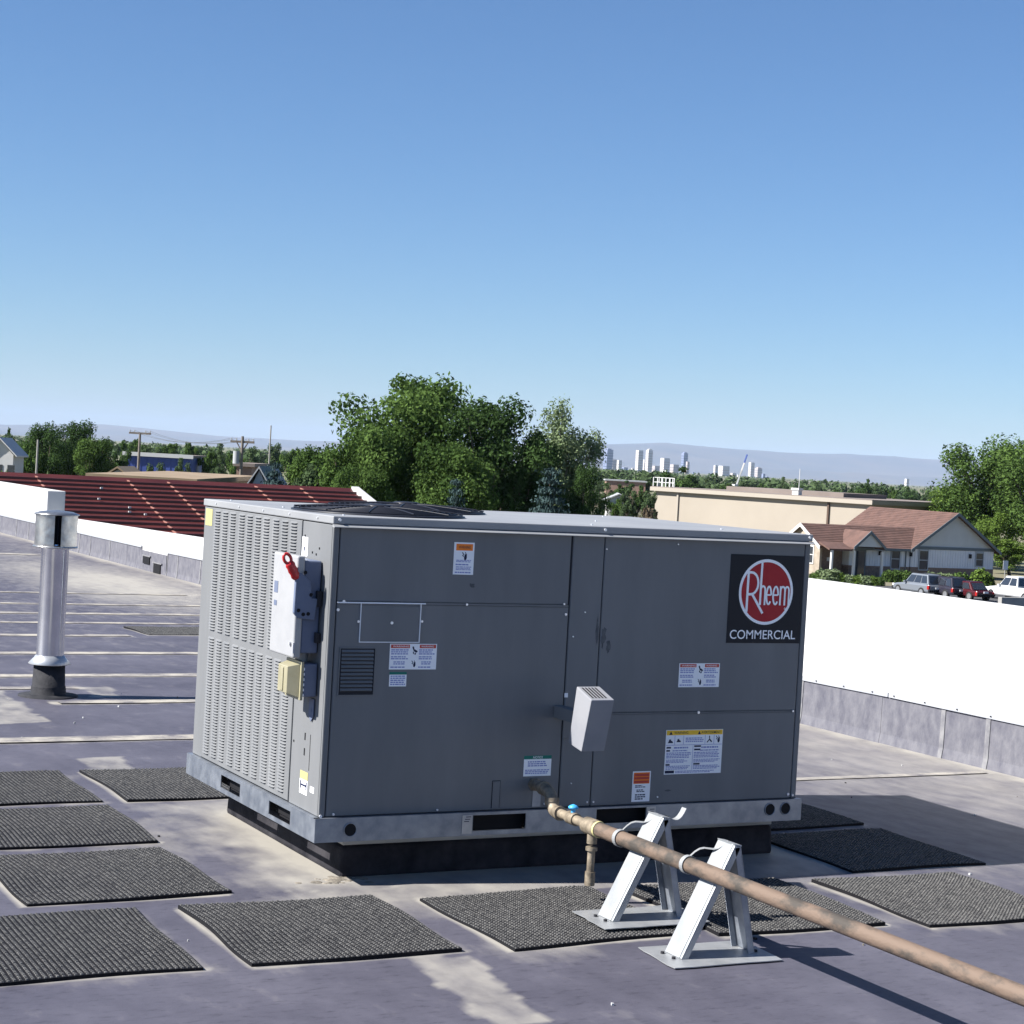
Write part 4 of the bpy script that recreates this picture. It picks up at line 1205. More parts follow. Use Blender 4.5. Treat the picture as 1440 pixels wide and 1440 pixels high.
# ================================================================== TREES
def leaf_mesh(name, P, Nn, size, tint, mat, r, elong=1.0, asp=1.0):
    """P centres, Nn normals, size array -> quads"""
    K = len(P)
    Nn = Nn / (np.linalg.norm(Nn, axis=1, keepdims=True) + 1e-9)
    a = r.normal(size=(K, 3)); t = np.cross(Nn, a); t /= (np.linalg.norm(t, axis=1, keepdims=True) + 1e-9)
    b = np.cross(Nn, t)
    s = size[:, None]
    q = np.stack([P - t * s * elong, P + b * s * .62 , P + t * s * elong, P - b * s * .62], 1)
    q = P[:, None, :] + (q - P[:, None, :]) * np.array([1, 1, 1 / asp])     # keep leaves square when the tree is stretched
    v = q.reshape(-1, 3)
    me = bpy.data.meshes.new(name)
    me.vertices.add(4 * K); me.vertices.foreach_set('co', v.ravel())
    me.loops.add(4 * K); me.loops.foreach_set('vertex_index', np.arange(4 * K))
    me.polygons.add(K); me.polygons.foreach_set('loop_start', np.arange(0, 4 * K, 4)); me.polygons.foreach_set('loop_total', np.full(K, 4))
    at_ = me.attributes.new('tint', 'FLOAT', 'POINT'); at_.data.foreach_set('value', np.repeat(np.clip(tint, 0, 1), 4).astype(np.float32))
    me.update(); me.materials.append(MATS[mat])
    return me

def broad_tree(seed, n_leaf, leaf, mat, nlobe=26, flat=.75, sparse=0.0, cz=.60, rz=.42, rx=.5, asp=1.35):
    """unit tree: height 1, crown width about 1; returns crown mesh, trunk mesh"""
    r = np.random.default_rng(seed)
    lobes = []
    for k in range(nlobe):
        d = r.normal(size=3); d /= np.linalg.norm(d)
        rad = r.uniform(.35, .88) if k > 3 else r.uniform(0, .4)
        c = np.array([d[0] * rx * rad, d[1] * rx * rad, cz + d[2] * rz * rad * .95])
        if c[2] < .24: c[2] = .24 + r.uniform(0, .1)
        s = r.uniform(.09, .17) * (1 - .25 * rad)
        lobes.append((c, s, r.normal(0, .13)))
    P = []; N_ = []; T = []
    per = int(n_leaf / nlobe)
    for c, s, tv in lobes:
        m = int(per * r.uniform(.6, 1.4) * (s / .13) ** 1.5)
        d = r.normal(size=(m, 3)); d /= np.linalg.norm(d, axis=1, keepdims=True)
        rr = s * np.power(r.random(m), .38) * (1 + .35 * (fbm(d[:, 0] * 2 + c[0] * 9, d[:, 1] * 2 + d[:, 2] * 2 + seed, 1.7, seed) - .5) * 2)
        # twiggy clusters inside the lobe
        if sparse:
            keep = fbm(d[:, 0] * 3 + c[0] * 20, d[:, 1] * 3 + d[:, 2] * 2.3, 2.0, seed + 5) > .5 - .25 * (1 - sparse)
            d, rr = d[keep], rr[keep]; m = len(d)
        p = c + d * rr[:, None] * np.array([1.15, 1.15, flat])
        P.append(p); N_.append(d + r.normal(size=(m, 3)) * .75 + np.array([0, 0, .35])); T.append(.45 + tv + r.normal(0, .17, m))
    P = np.vstack(P); N_ = np.vstack(N_); T = np.concatenate(T)
    P[:, 2] = np.minimum(P[:, 2], 1.0 - .01 * r.random(len(P)))
    me = leaf_mesh('crown', P, N_, leaf * r.uniform(.6, 1.35, len(P)), T, mat, r, 1.0, asp)
    mb = MB()
    lean = r.normal(0, .02, 2)
    trunk = [(0, 0, -.01), (lean[0], lean[1], .15), (lean[0] * 2, lean[1] * 2, .34), (lean[0] * 3, lean[1] * 3, .6)]
    mb.tube(trunk, [.034, .026, .020, .008], 8)
    for c, s, tv in lobes[:: 2 if nlobe > 20 else 1]:
        st = np.array([lean[0] * 1.6, lean[1] * 1.6, r.uniform(.18, .42)])
        mid = st * .5 + c * .5 + np.array([0, 0, -.03])
        mb.tube([st, mid, c], [.012, .008, .003], 5, caps=False)
    tr = mesh_of(mb, 'trunk', 'bark')
    return me, tr

def mesh_of(mb, name, mat):
    me = bpy.data.meshes.new(name)
    me.from_pydata(mb.v, [], mb.f); me.materials.append(MATS[mat]); me.polygons.foreach_set('use_smooth', mb.sm); me.update()
    return me

def spruce(seed, n, leaf, mat='leaf_spruce'):
    r = np.random.default_rng(seed)
    P = []; N_ = []; T = []
    tiers = 15
    for k in range(tiers):
        z = .10 + .86 * k / (tiers - 1); R_ = .42 * (1 - (z - .06)) ** .85 + .015
        nb = max(5, int(15 * (1 - z) + 5))
        for b in range(nb):
            a = 6.283 * (b + r.random() * .7) / nb; L = R_ * r.uniform(.75, 1.12)
            m = int(n / (tiers * 10) * (.4 + L / .3))
            t = np.power(r.random(m), .6) * L
            spread = .055 * (t / L * .8 + .35)
            x = t * math.cos(a) + r.normal(0, 1, m) * spread * .6; y = t * math.sin(a) + r.normal(0, 1, m) * spread * .6
            zz = z - .22 * t + .18 * t * t + r.normal(0, .010, m)
            P.append(np.stack([x, y, zz], 1)); N_.append(r.normal(size=(m, 3)) + np.array([math.cos(a) * .6, math.sin(a) * .6, .9])); T.append(.3 + .5 * t / L + r.normal(0, .15, m))
    P = np.vstack(P); N_ = np.vstack(N_); T = np.concatenate(T)
    me = leaf_mesh('crown', P, N_, leaf * r.uniform(.6, 1.3, len(P)), T, mat, r, 1.3)
    mb = MB().tube([(0, 0, -.01), (0, 0, .5), (0, 0, .97)], [.022, .014, .003], 7)
    return me, mesh_of(mb, 'trunk', 'bark')

def bush(seed, n, leaf, mat, spiky=False):
    r = np.random.default_rng(seed)
    d = r.normal(size=(n, 3)); d /= np.linalg.norm(d, axis=1, keepdims=True); d[:, 2] = np.abs(d[:, 2])
    bump = .75 + .5 * (fbm(d[:, 0] * 2 + 3, d[:, 1] * 2 + d[:, 2] * 1.5, 1.8, seed) - .3)
    rr = np.power(r.random(n), .33) * bump
    P = d * rr[:, None] * np.array([.5, .5, .9])
    me = leaf_mesh('crown', P, d + r.normal(size=(n, 3)) * .7, leaf * r.uniform(.6, 1.3, n), .45 + r.normal(0, .2, n) + .15 * (fbm(P[:, 0] * 4, P[:, 1] * 4, 1, 3) - .5), mat, r, 2.0 if spiky else 1.0)
    mb = MB()
    for k in range(6):
        a = r.uniform(0, 6.28); mb.tube([(0, 0, -.02), (.25 * math.cos(a), .25 * math.sin(a), .55)], [.02, .006], 5)
    return me, mesh_of(mb, 'trunk', 'bark')

def plant(kind, px, ytop, dist, wpx, name, label, cat, group=None, base=STREET, rot=None, hmin=None):
    """put a tree so that its top is seen at (px, ytop) at forward distance dist and it is wpx photo pixels wide"""
    top = at(px, ytop, dist)
    x, y = top[0], top[1]
    h = max(top[2] - base, hmin or 1.0)
    w = wpx * dist / FPX
    t = thing(name, (x, y, base), label, cat, group)
    t.rotation_euler = (0, 0, rot if rot is not None else random.uniform(0, 6.28))
    t.scale = (w, w, h)
    for nm, me in (('crown', kind[0]), ('trunk', kind[1])):
        o = bpy.data.objects.new(nm, me); COL.objects.link(o); o.parent = t
    return t

K_main = [broad_tree(101, 40000, .0105, 'leaf_elm', 60, asp=1.0), broad_tree(102, 26000, .0135, 'leaf_elm', 40, asp=1.4), broad_tree(103, 26000, .0130, 'leaf_dark', 40, asp=1.4)]
K_pale = broad_tree(110, 30000, .0135, 'leaf_pale', 52, .8, .22, asp=1.8)
K_mid = [broad_tree(120 + k, 7000, .026, m, 20) for k, m in enumerate(('leaf_elm', 'leaf_dark', 'leaf_far', 'leaf_far'))]
K_cot = [broad_tree(140, 34000, .0125, 'leaf_elm', 52, .9, 0, .55, .45, .46), broad_tree(141, 15000, .017, 'leaf_bright', 30, .8, 0, .52, .42, .48)]
K_far = [broad_tree(150 + k, 2200, .045, m, 12) for k, m in enumerate(('leaf_far', 'leaf_dark', 'leaf_far', 'leaf_dry'))]
K_spr = [spruce(160, 9000, .014), spruce(161, 9000, .014)]
K_bush = [bush(170, 1800, .055, 'leaf_bright'), bush(171, 1800, .055, 'leaf_elm'), bush(172, 1400, .06, 'leaf_pale', True), bush(173, 1500, .05, 'leaf_dry')]

TG = 'broad trees standing behind the unit'
plant(K_main[0], 598, 506, 128, 300, 'elm_tree', 'tallest dark green elm, its round crown rising behind the unit', 'tree', TG, rot=.4)
plant(K_main[1], 525, 560, 122, 170, 'elm_tree', 'leafy elm leaning out on the red-roof side of the tallest elm', 'tree', TG, rot=1.2)
plant(K_main[2], 685, 540, 124, 200, 'elm_tree', 'dark dense elm between the tallest elm and the pale poplar', 'tree', TG, rot=2.2)
plant(K_main[1], 640, 585, 116, 170, 'elm_tree', 'shorter dark elm filling the gap below the tallest elm', 'tree', TG, rot=4.0)
plant(K_main[1], 458, 600, 132, 125, 'elm_tree', 'low spreading elm at the end of the clump nearest the red roof', 'tree', TG, rot=5.0)
plant(K_main[1], 500, 625, 114, 110, 'elm_tree', 'low bushy elm right behind the ridge of the red roof', 'tree', TG, rot=3.0)
plant(K_main[2], 742, 590, 126, 125, 'elm_tree', 'dark elm with hanging branches beside the pale poplar', 'tree', TG, rot=.9)
plant(K_pale, 785, 553, 136, 150, 'poplar_tree', 'pale sparse poplar with sky showing through its top', 'tree', rot=.3)
plant(K_main[2], 822, 640, 130, 75, 'elm_tree', 'small dark elm at the skyline end of the big clump', 'tree', TG, rot=2.6)
plant(K_spr[0], 774, 652, 112, 130, 'spruce_tree', 'blue-green spruce in front of the pale poplar', 'tree')
plant(K_spr[1], 386, 645, 118, 92, 'spruce_tree', 'dark blue spruce rising above the red roof ridge', 'tree')
plant(K_spr[1], 642, 668, 108, 84, 'spruce_tree', 'small blue spruce under the dark elms', 'tree')
plant(K_mid[3], 425, 640, 125, 75, 'willow_tree', 'grey-green tree between the blue spruce and the elms', 'tree')
# tall cottonwood by the house
plant(K_cot[0], 1398, 588, 205, 205, 'cottonwood_tree', 'tall bright cottonwood towering beside the house gable', 'tree', rot=.5)
plant(K_cot[0], 1470, 600, 196, 190, 'cottonwood_tree', 'second tall cottonwood partly out of view beyond the house', 'tree', rot=2.9)
plant(K_cot[1], 1342, 648, 214, 100, 'cottonwood_tree', 'lower cottonwood between the warehouse and the tallest cottonwood', 'tree', rot=1.9)
plant(K_cot[1], 1424, 742, 186, 95, 'cottonwood_tree', 'yellow-green young tree behind the white pickup', 'tree', rot=4.4)
plant(K_cot[1], 1395, 700, 196, 80, 'cottonwood_tree', 'leafy young cottonwood at the house corner', 'tree', rot=.2)
# dark clump far left
LG = 'dark trees beyond the red roof'
for k, (px, yt, d, w) in enumerate([(62, 586, 205, 95), (104, 582, 212, 95), (140, 596, 200, 80), (38, 604, 198, 62), (168, 618, 205, 42)]):
    plant([K_main[2], K_main[2], K_main[1], K_mid[0], K_mid[1]][k], px, yt, d, w, 'ash_tree',
          ['big dark ash at the middle of the clump above the red roof', 'big dark ash with notched top in the clump above the red roof', 'rounded dark ash on the blue-building side of the clump',
           'smaller ash beside the white house', 'small ash against the blue building wall'][k], 'tree', LG)
BG = 'green shrubs along the red roof ridge'
for k, (px, yt, d, w, kb) in enumerate([(3, 634, 160, 30, 1), (12, 648, 150, 34, 1), (45, 645, 148, 40, 1), (72, 650, 146, 34, 2), (95, 648, 148, 36, 0), (128, 643, 140, 30, 0), (207, 652, 150, 26, 0), (318, 650, 130, 38, 0), (292, 650, 170, 36, 1)]):
    plant(K_bush[kb], px, yt, d, w, 'shrub', ['bright green', 'mid green', 'pale spiky', 'dry'][kb] + ' shrub showing above the red roof ridge', 'shrub', BG, base=STREET)
# middle-distance belt of single trees
MG = 'trees of the middle distance'
def belt(n, x0, x1, d0, d1, yo0, yo1, w0, w1, seed, kinds, label, group):
    r = np.random.default_rng(seed)
    xs = np.linspace(x0, x1, n) + r.normal(0, (x1 - x0) / n * .3, n)
    for k in range(n):
        d = r.uniform(d0, d1); hy = 609 + (xs[k]) * .0557
        ki = int(r.integers(len(kinds))); kd = kinds[ki]; adj = ['bright green ', 'dark green ', 'grey-green ', 'dull green '][ki]
        hm = r.uniform(yo0, yo1)
        plant(kd, xs[k], hy - hm, d, r.uniform(w0, w1), 'street_tree', adj + label, 'tree', group, rot=r.uniform(0, 6.28), hmin=4)
belt(13, 195, 470, 260, 420, -2, 16, 30, 52, 5, K_mid, 'tree in the belt behind the utility poles', 'trees behind the utility poles')
belt(8, 212, 440, 200, 250, -22, -6, 26, 40, 6, K_mid, 'lower tree in front of the belt behind the utility poles', 'lower trees behind the utility poles')
belt(5, -30, 30, 230, 300, -4, 12, 26, 44, 8, K_mid, 'tree beside the white house', 'trees beside the white house')
belt(9, 845, 1010, 330, 520, -20, -4, 22, 44, 9, K_mid[:3], 'tree between the big elms and the warehouse roof', 'trees over the warehouse end')
plant(K_mid[1], 966, 654, 300, 84, 'street_tree', 'wide dark round tree standing above the warehouse roof', 'tree')
belt(14, 1030, 1330, 420, 640, -10, 6, 16, 34, 10, K_mid, 'tree in the row behind the warehouse roof', 'trees behind the warehouse')
belt(6, 850, 925, 215, 260, -34, -20, 26, 42, 12, K_mid, 'low tree beside the warehouse end wall', 'trees at the warehouse end')
plant(K_bush[3], 912, 690, 205, 36, 'dry_shrub', 'dry brown shrub at the warehouse end wall', 'shrub')

# far woodland: one mass that cannot be counted
def woodland():
    r = np.random.default_rng(77)
    P = []; N_ = []; S = []; T = []
    for k in range(1500):
        d = 600 * (8000 / 600) ** (r.random() ** .9); px = r.uniform(-300, 1750)
        p = on_street(px, d); hgt = r.uniform(4.0, 8.8) if d < 3000 else r.uniform(3.5, 8); w = r.uniform(4, 9)
        m = int(np.clip(60000 / d, 12, 90))
        q = r.normal(size=(m, 3)); q /= np.linalg.norm(q, axis=1, keepdims=True); q *= np.power(r.random(m), .3)[:, None]
        P.append(p + np.array([0, 0, hgt * .55]) + q * np.array([w * .6, w * .6, hgt * .48])); N_.append(q + r.normal(size=(m, 3)) * .5 + np.array([0, 0, .3]))
        S.append(np.full(m, w * .19)); T.append(np.full(m, r.uniform(.2, .8)) + r.normal(0, .12, m))
    me = leaf_mesh('far_woodland', np.vstack(P), np.vstack(N_), np.concatenate(S), np.concatenate(T), 'leaf_far', r)
    o = bpy.data.objects.new('far_woodland', me); COL.objects.link(o); o['kind'] = 'stuff'; o['label'] = 'far green woodland stretching to the city'; o['category'] = 'woodland'
woodland()

# ================================================================== RED-ROOFED BUILDING
RY, RZ, RT = 47.5, CH - 1.0, math.tan(math.radians(15))
rb = thing('red_roof_building', (12, 43, STREET), 'building with low red metal tile roof beyond the parapet', 'building')
MB().box((-8, 38.5, STREET), (20.0, 56.0, RZ - 9.2 * RT)).build('wall', 'stucco_far', rb)
COLX = [-8, -5.6, -3.3, -1.0, 1.35, 3.7, 6.05, 8.4, 9.45, 11.49, 13.84, 14.9, 17.285, 18.57, 20.12]
CRS = .365; NCR = 26
def panel_mesh(w):
    """one course of one panel: sloping pan with a step at its lower edge and a lip at its side"""
    mb = MB().use('red_tile')
    L = CRS
    n = 7
    # pan: shallow wave along the slope, with a raised step at the foot
    prof = [(0, .0), (.25 * L, .004), (.7 * L, .010), (.93 * L, .030), (L, .062), (L + .012, .060), (L + .014, -.01)]
    a = [(.02, -s, h - s * RT) for s, h in prof]; b = [(w - .0, -s, h - s * RT) for s, h in prof]
    mb.add(a + b, [(i, i + 1, n + i + 1, n + i) for i in range(n - 1)])
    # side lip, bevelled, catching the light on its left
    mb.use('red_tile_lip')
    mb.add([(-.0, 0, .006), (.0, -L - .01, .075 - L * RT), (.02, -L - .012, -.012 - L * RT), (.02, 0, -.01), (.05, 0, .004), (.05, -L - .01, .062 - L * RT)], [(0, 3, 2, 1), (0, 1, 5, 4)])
    me = bpy.data.meshes.new('roof_panel'); me.from_pydata(mb.v, [], mb.f)
    for q in mb.mats: me.materials.append(MATS[q])
    me.polygons.foreach_set('material_index', mb.mi); me.update()
    return me
pm = {}
cnt = 0
for c in range(len(COLX) - 1):
    w = COLX[c + 1] - COLX[c]
    me = panel_mesh(w)
    vis = COLX[c] > 5
    for k in range(NCR if vis else 0):
        o = bpy.data.objects.new('roof_panel', me); COL.objects.link(o); o.parent = rb
        o.location = np.array([COLX[c], RY - k * CRS, RZ - k * CRS * RT]) - np.array(ORIG[rb.name])
mb = MB().use('red_tile')
for k in range(NCR):
    yy = RY - k * CRS; zz = RZ - k * CRS * RT
    mb.add([(-8, yy, zz), (6.04, yy, zz), (6.04, yy - CRS, zz - CRS * RT + .06), (-8, yy - CRS, zz - CRS * RT + .06), (-8, yy - CRS, zz - CRS * RT - .02), (6.04, yy - CRS, zz - CRS * RT - .02)], [(0, 1, 2, 3), (3, 2, 5, 4)])
mb.add([(-8, RY + .01, RZ), (20.1, RY + .01, RZ), (20.1, RY + 8.5, RZ - 8.5 * RT), (-8, RY + 8.5, RZ - 8.5 * RT)], [(0, 1, 2, 3)])
mb.build('roof_back', None, rb)
mb = MB(); 
for s in np.linspace(0, .9 * 9.5, 2)[:1]:
    mb.hexa([(20.11, RY - 9.5, RZ - 9.5 * RT - .25), (20.32, RY - 9.5, RZ - 9.5 * RT - .25), (20.32, RY, RZ - .25), (20.11, RY, RZ - .25), (20.11, RY - 9.5, RZ - 9.5 * RT + .10), (20.32, RY - 9.5, RZ - 9.5 * RT + .10), (20.32, RY, RZ + .10), (20.11, RY, RZ + .10)])
mb.build('rake_trim', 'trim_white', rb)
mb = MB().use('red_tile'); mb.prism([(-8, RY - .14, RZ - .03), (-8, RY, RZ + .05), (-8, RY + .14, RZ - .03)], (28.1, 0, 0)); mb.build('ridge_cap', None, rb)
# pale specks: a few slipped, sun-bleached scraps on the roof
mb = MB()
for x, s in ((12.6, 2.0), (13.2, 2.6), (12.9, 1.1), (13.45, 3.1), (13.1, 2.95)): mb.box((x, RY - s, RZ - s * RT + .06), (x + .06, RY - s + .06, RZ - s * RT + .10))
mb.build('debris', 'trim_white', rb, kind='stuff')

# ================================================================== HOUSE
hc = at(1281, 770, 178); HX, HY = hc[0], hc[1]; EV = 2.80
house = thing('house', (HX, HY, STREET), 'grey-sided house with reddish shingle roof and two gables', 'house')
def H(x, y, z): return (HX + x, HY + y, STREET + z)
def hbox(mb, x0, x1, y0, y1, z0, z1): return mb.box(H(x0, y0, z0), H(x1, y1, z1))
GW, GD, RIDGE = 10.2, 12.5, 6.15
# main block with gable to the street
mb = MB().use('house_brick'); hbox(mb, 0, GW, 0, GD, -.3, .95)
mb.build('brick_base', None, house)
mb = MB().use('siding'); hbox(mb, .03, GW - .03, .03, GD - .03, .952, EV)
mw = mb.build('wall', None, house); sub(mw, house)
mb = MB().use('siding')
for k in range(33): hbox(mb, .15 + k * .31, .19 + k * .31, -.005, .029, .955, EV - .02)
mb.build('batten', None, mw, kind='stuff')
mb = MB(); mb.prism([H(.03, .04, EV + .05), H(GW - .03, .04, EV + .05), H(GW / 2, .04, RIDGE - .12)], (0, GD - .1, 0)); gb = mb.build('gable', 'siding_gable', house); sub(gb, house)
mb = MB()
for k in range(14):
    z = EV + .12 + k * .225; f = (z - EV) / (RIDGE - EV); a = GW / 2 * f
    if GW - a - .1 > a + .1: hbox(mb, a + .15, GW - a - .15, .012, .038, z, z + .04)
mb.build('clapboard', 'siding_gable', gb, kind='stuff')
mb = MB().use('house_trim'); hbox(mb, -.02, GW + .02, -.05, .028, EV - .14, EV + .14); mb.build('belt_trim', None, house)
def roof_plane(name, e0, e1, r1, r0, th=.16, mat='shingle', parent=None):
    """eave e0-e1, ridge r1-r0"""
    p = [np.array(H(*q)) for q in (e0, e1, r1, r0)]
    mb = MB(); dn = np.array([0, 0, -th])
    mb.hexa([p[0] + dn, p[1] + dn, p[2] + dn, p[3] + dn, p[0], p[1], p[2], p[3]])
    o = mb.build(name, mat, parent or house); return sub(o, house)
s = (RIDGE - EV) / (GW / 2); ov = .45
r_l = roof_plane('roof', (-ov, -.5, EV - ov * s + .1), (-ov, GD + .4, EV - ov * s + .1), (GW / 2, GD + .4, RIDGE + .1), (GW / 2, -.5, RIDGE + .1))
r_r = roof_plane('roof', (GW + ov, GD + .4, EV - ov * s + .1), (GW + ov, -.5, EV - ov * s + .1), (GW / 2, -.5, RIDGE + .1), (GW / 2, GD + .4, RIDGE + .1))
def shingle_rows(e0, e1, r1, r0, n, parent):
    e0, e1, r1, r0 = [np.array(H(*q)) for q in (e0, e1, r1, r0)]
    nn = np.cross(e1 - e0, r0 - e0); nn /= np.linalg.norm(nn)
    if nn[2] < 0: nn = -nn
    mb = MB()
    for k in range(n):
        a = e0 + (r0 - e0) * k / n; b = e1 + (r1 - e1) * k / n; c = e1 + (r1 - e1) * (k + 1) / n; d = e0 + (r0 - e0) * (k + 1) / n
        mb.add([a + nn * .035, b + nn * .035, c + nn * .006, d + nn * .006, a + nn * .001, b + nn * .001], [(0, 1, 2, 3), (4, 5, 1, 0)])
    mb.build('shingle_course', 'shingle', parent, kind='stuff')
shingle_rows((-ov, -.5, EV - ov * s + .1), (-ov, GD + .4, EV - ov * s + .1), (GW / 2, GD + .4, RIDGE + .1), (GW / 2, -.5, RIDGE + .1), 22, r_l)
mb = MB().use('house_trim')
for x0, x1 in ((-ov, GW / 2), (GW + ov, GW / 2)):
    z0_, z1_ = EV - ov * s + .1, RIDGE + .1
    mb.hexa([H(x0, -.56, z0_ - .28), H(x1, -.56, z1_ - .28), H(x1, -.502, z1_ - .28), H(x0, -.502, z0_ - .28), H(x0, -.56, z0_ + .03), H(x1, -.56, z1_ + .03), H(x1, -.502, z1_ + .03), H(x0, -.502, z0_ + .03)])
mb.build('rake_board', None, house)
# wing
WX0, WD, WR = -10.4, 5.5, 4.5
mb = MB().use('house_brick'); hbox(mb, WX0 + 3.3, -.02, .15, WD, -.3, .93); mb.build('brick_base', None, house)
mb = MB().use('siding'); hbox(mb, WX0 + 3.3, -.02, .18, WD - .03, .932, EV); ww = mb.build('wall', None, house); sub(ww, house)
mb = MB().use('siding')
for k in range(22): hbox(mb, -6.9 + k * .31, -6.86 + k * .31, .150, .179, .935, EV - .02)
mb.build('batten', None, ww, kind='stuff')
mb = MB().use('house_brick'); hbox(mb, WX0 + .06, WX0 + 3.28, 1.2, WD - .02, -.3, EV); mb.build('entry_wall', None, house)
mb = MB().use('house_stone'); hbox(mb, WX0 - .2, WX0 + .05, .05, WD, -.3, EV)
mb.prism([H(WX0 - .2, .05, EV + .001), H(WX0 - .2, WD, EV + .001), H(WX0 - .2, WD / 2, WR - .08)], (.25, 0, 0)); mb.build('stone_gable', None, house)
s2 = (WR - EV) / (WD / 2); ov2 = .4
fr = roof_plane('roof', (WX0 - .55, -ov2, EV - ov2 * s2 + .08), (.1, -ov2, EV - ov2 * s2 + .08), (2.6, WD / 2, WR + .08), (WX0 - .55, WD / 2, WR + .08))
shingle_rows((WX0 - .55, -ov2, EV - ov2 * s2 + .08), (.1, -ov2, EV - ov2 * s2 + .08), (2.6, WD / 2, WR + .08), (WX0 - .55, WD / 2, WR + .08), 13, fr)
roof_plane('roof', (.1, WD + ov2, EV - ov2 * s2 + .08), (WX0 - .55, WD + ov2, EV - ov2 * s2 + .08), (WX0 - .55, WD / 2, WR + .08), (2.6, WD / 2, WR + .08))
mb = MB().use('frame_white')
mb.hexa([H(WX0 - .62, -ov2, EV - ov2 * s2 - .22), H(WX0 - .552, -ov2, EV - ov2 * s2 - .22), H(WX0 - .552, WD / 2, WR - .22), H(WX0 - .62, WD / 2, WR - .22), H(WX0 - .62, -ov2, EV - ov2 * s2 + .1), H(WX0 - .552, -ov2, EV - ov2 * s2 + .1), H(WX0 - .552, WD / 2, WR + .1), H(WX0 - .62, WD / 2, WR + .1)])
mb.hexa([H(WX0 - .62, WD / 2, WR - .22), H(WX0 - .552, WD / 2, WR - .22), H(WX0 - .552, WD + ov2, EV - ov2 * s2 - .22), H(WX0 - .62, WD + ov2, EV - ov2 * s2 - .22), H(WX0 - .62, WD / 2, WR + .1), H(WX0 - .552, WD / 2, WR + .1), H(WX0 - .552, WD + ov2, EV - ov2 * s2 + .1), H(WX0 - .62, WD + ov2, EV - ov2 * s2 + .1)])
mb.build('rake_board', None, house)
mb = MB().use('house_trim'); hbox(mb, WX0 + 3.0, -.03, -ov2 - .06, -ov2 - .002, EV - ov2 * s2 - .14, EV - ov2 * s2 + .1); hbox(mb, -.55, -.47, .10, .17, .2, EV - .1); mb.build('gutter', None, house)
# porch gable
PX0, PX1, PD = -8.2, -4.75, -2.0
pr_ = EV + 1.42; pm_ = (PX0 + PX1) / 2
mb = MB().use('siding_gable'); mb.prism([H(PX0 + .2, PD + .1, EV - .02), H(PX1 - .2, PD + .1, EV - .02), H(pm_, PD + .1, pr_ - .15)], (0, .12, 0)); mb.build('porch_gable', None, house)
roof_plane('porch_roof', (PX0 - .1, PD, EV - .1), (PX0 - .1, .3, EV - .1), (pm_, 1.9, pr_), (pm_, PD, pr_))
roof_plane('porch_roof', (PX1 + .1, .3, EV - .1), (PX1 + .1, PD, EV - .1), (pm_, PD, pr_), (pm_, 1.9, pr_))
roof_plane('porch_roof', (WX0 - .55, PD + .2, EV - .30), (PX0 - .12, PD + .2, EV - .30), (PX0 - .12, -.2, EV + .25), (WX0 - .55, -.2, EV + .25))
mb = MB().use('house_trim')
for x0, x1 in ((PX0 - .14, pm_), (PX1 + .14, pm_)):
    mb.hexa([H(x0, PD - .07, EV - .36), H(x1, PD - .07, pr_ - .26), H(x1, PD - .002, pr_ - .26), H(x0, PD - .002, EV - .36), H(x0, PD - .07, EV - .06), H(x1, PD - .07, pr_ + .04), H(x1, PD - .002, pr_ + .04), H(x0, PD - .002, EV - .06)])
mb.build('rake_board', None, house)
for x in (PX0 + .02, PX1 - .2, WX0 - .3):
    MB().use('frame_white').box(H(x, PD + .15, -.2), H(x + .2, PD + .35, EV - .45)).build('porch_post', None, house)
def window(x, z0, w, h, y=0.0, frame='window_frame', face='f'):
    mb = MB().use(frame)
    if face == 'f':
        B = lambda a, b, c, d, p0, p1: hbox(mb, a, b, y - p1, y - p0, c, d)
    else:
        B = lambda a, b, c, d, p0, p1: mb.box(H(WX0 - .2 - p1, a, c), H(WX0 - .2 - p0, b, d))
    t = .09
    B(x - t, x + w + t, z0 + h, z0 + h + .14, .001, .06); B(x - t, x + w + t, z0 - .1, z0, .001, .07)
    B(x - t, x, z0, z0 + h, .001, .06); B(x + w, x + w + t, z0, z0 + h, .001, .06)
    B(x, x + w, z0 + h * .48, z0 + h * .53, .012, .05)
    o = mb.build('window', None, house); sub(o, house)
    mb = MB().use('pane')
    B2 = (lambda: hbox(mb, x, x + w, y - .011, y - .001, z0, z0 + h)) if face == 'f' else (lambda: mb.box(H(WX0 - .211, x, z0), H(WX0 - .201, x + w, z0 + h)))
    B2(); mb.build('pane', None, o)
window(1.0, .75, 1.0, 1.75, -.006); window(7.95, 1.25, .85, 1.2, -.006); window(-2.2, .75, .95, 1.8, .15)
window(1.0, 1.0, .8, 1.5, face='l', frame='frame_white'); window(2.6, 1.0, .8, 1.5, face='l', frame='frame_white')
mb = MB().use('pane'); hbox(mb, -6.35, -5.35, .10, .148, -.1, 2.3); mb.use('house_trim'); hbox(mb, -6.47, -6.352, .09, .148, -.1, 2.42); hbox(mb, -5.348, -5.23, .09, .148, -.1, 2.42); hbox(mb, -6.35, -5.35, .09, .148, 2.302, 2.42)
mb.build('door', None, house)
for x, y_ in ((-3.75, .15), (-.2, -.006), (7.05, -.006)):
    MB().use('black').box(H(x, y_ - .2, 1.95), H(x + .2, y_, 2.35)).build('wall_lamp', None, house)
mb = MB().use('frame_white'); hbox(mb, WX0 + 1.5, WX0 + 2.1, 1.15, 1.19, 1.2, 1.55); mb.build('wreath', None, house)
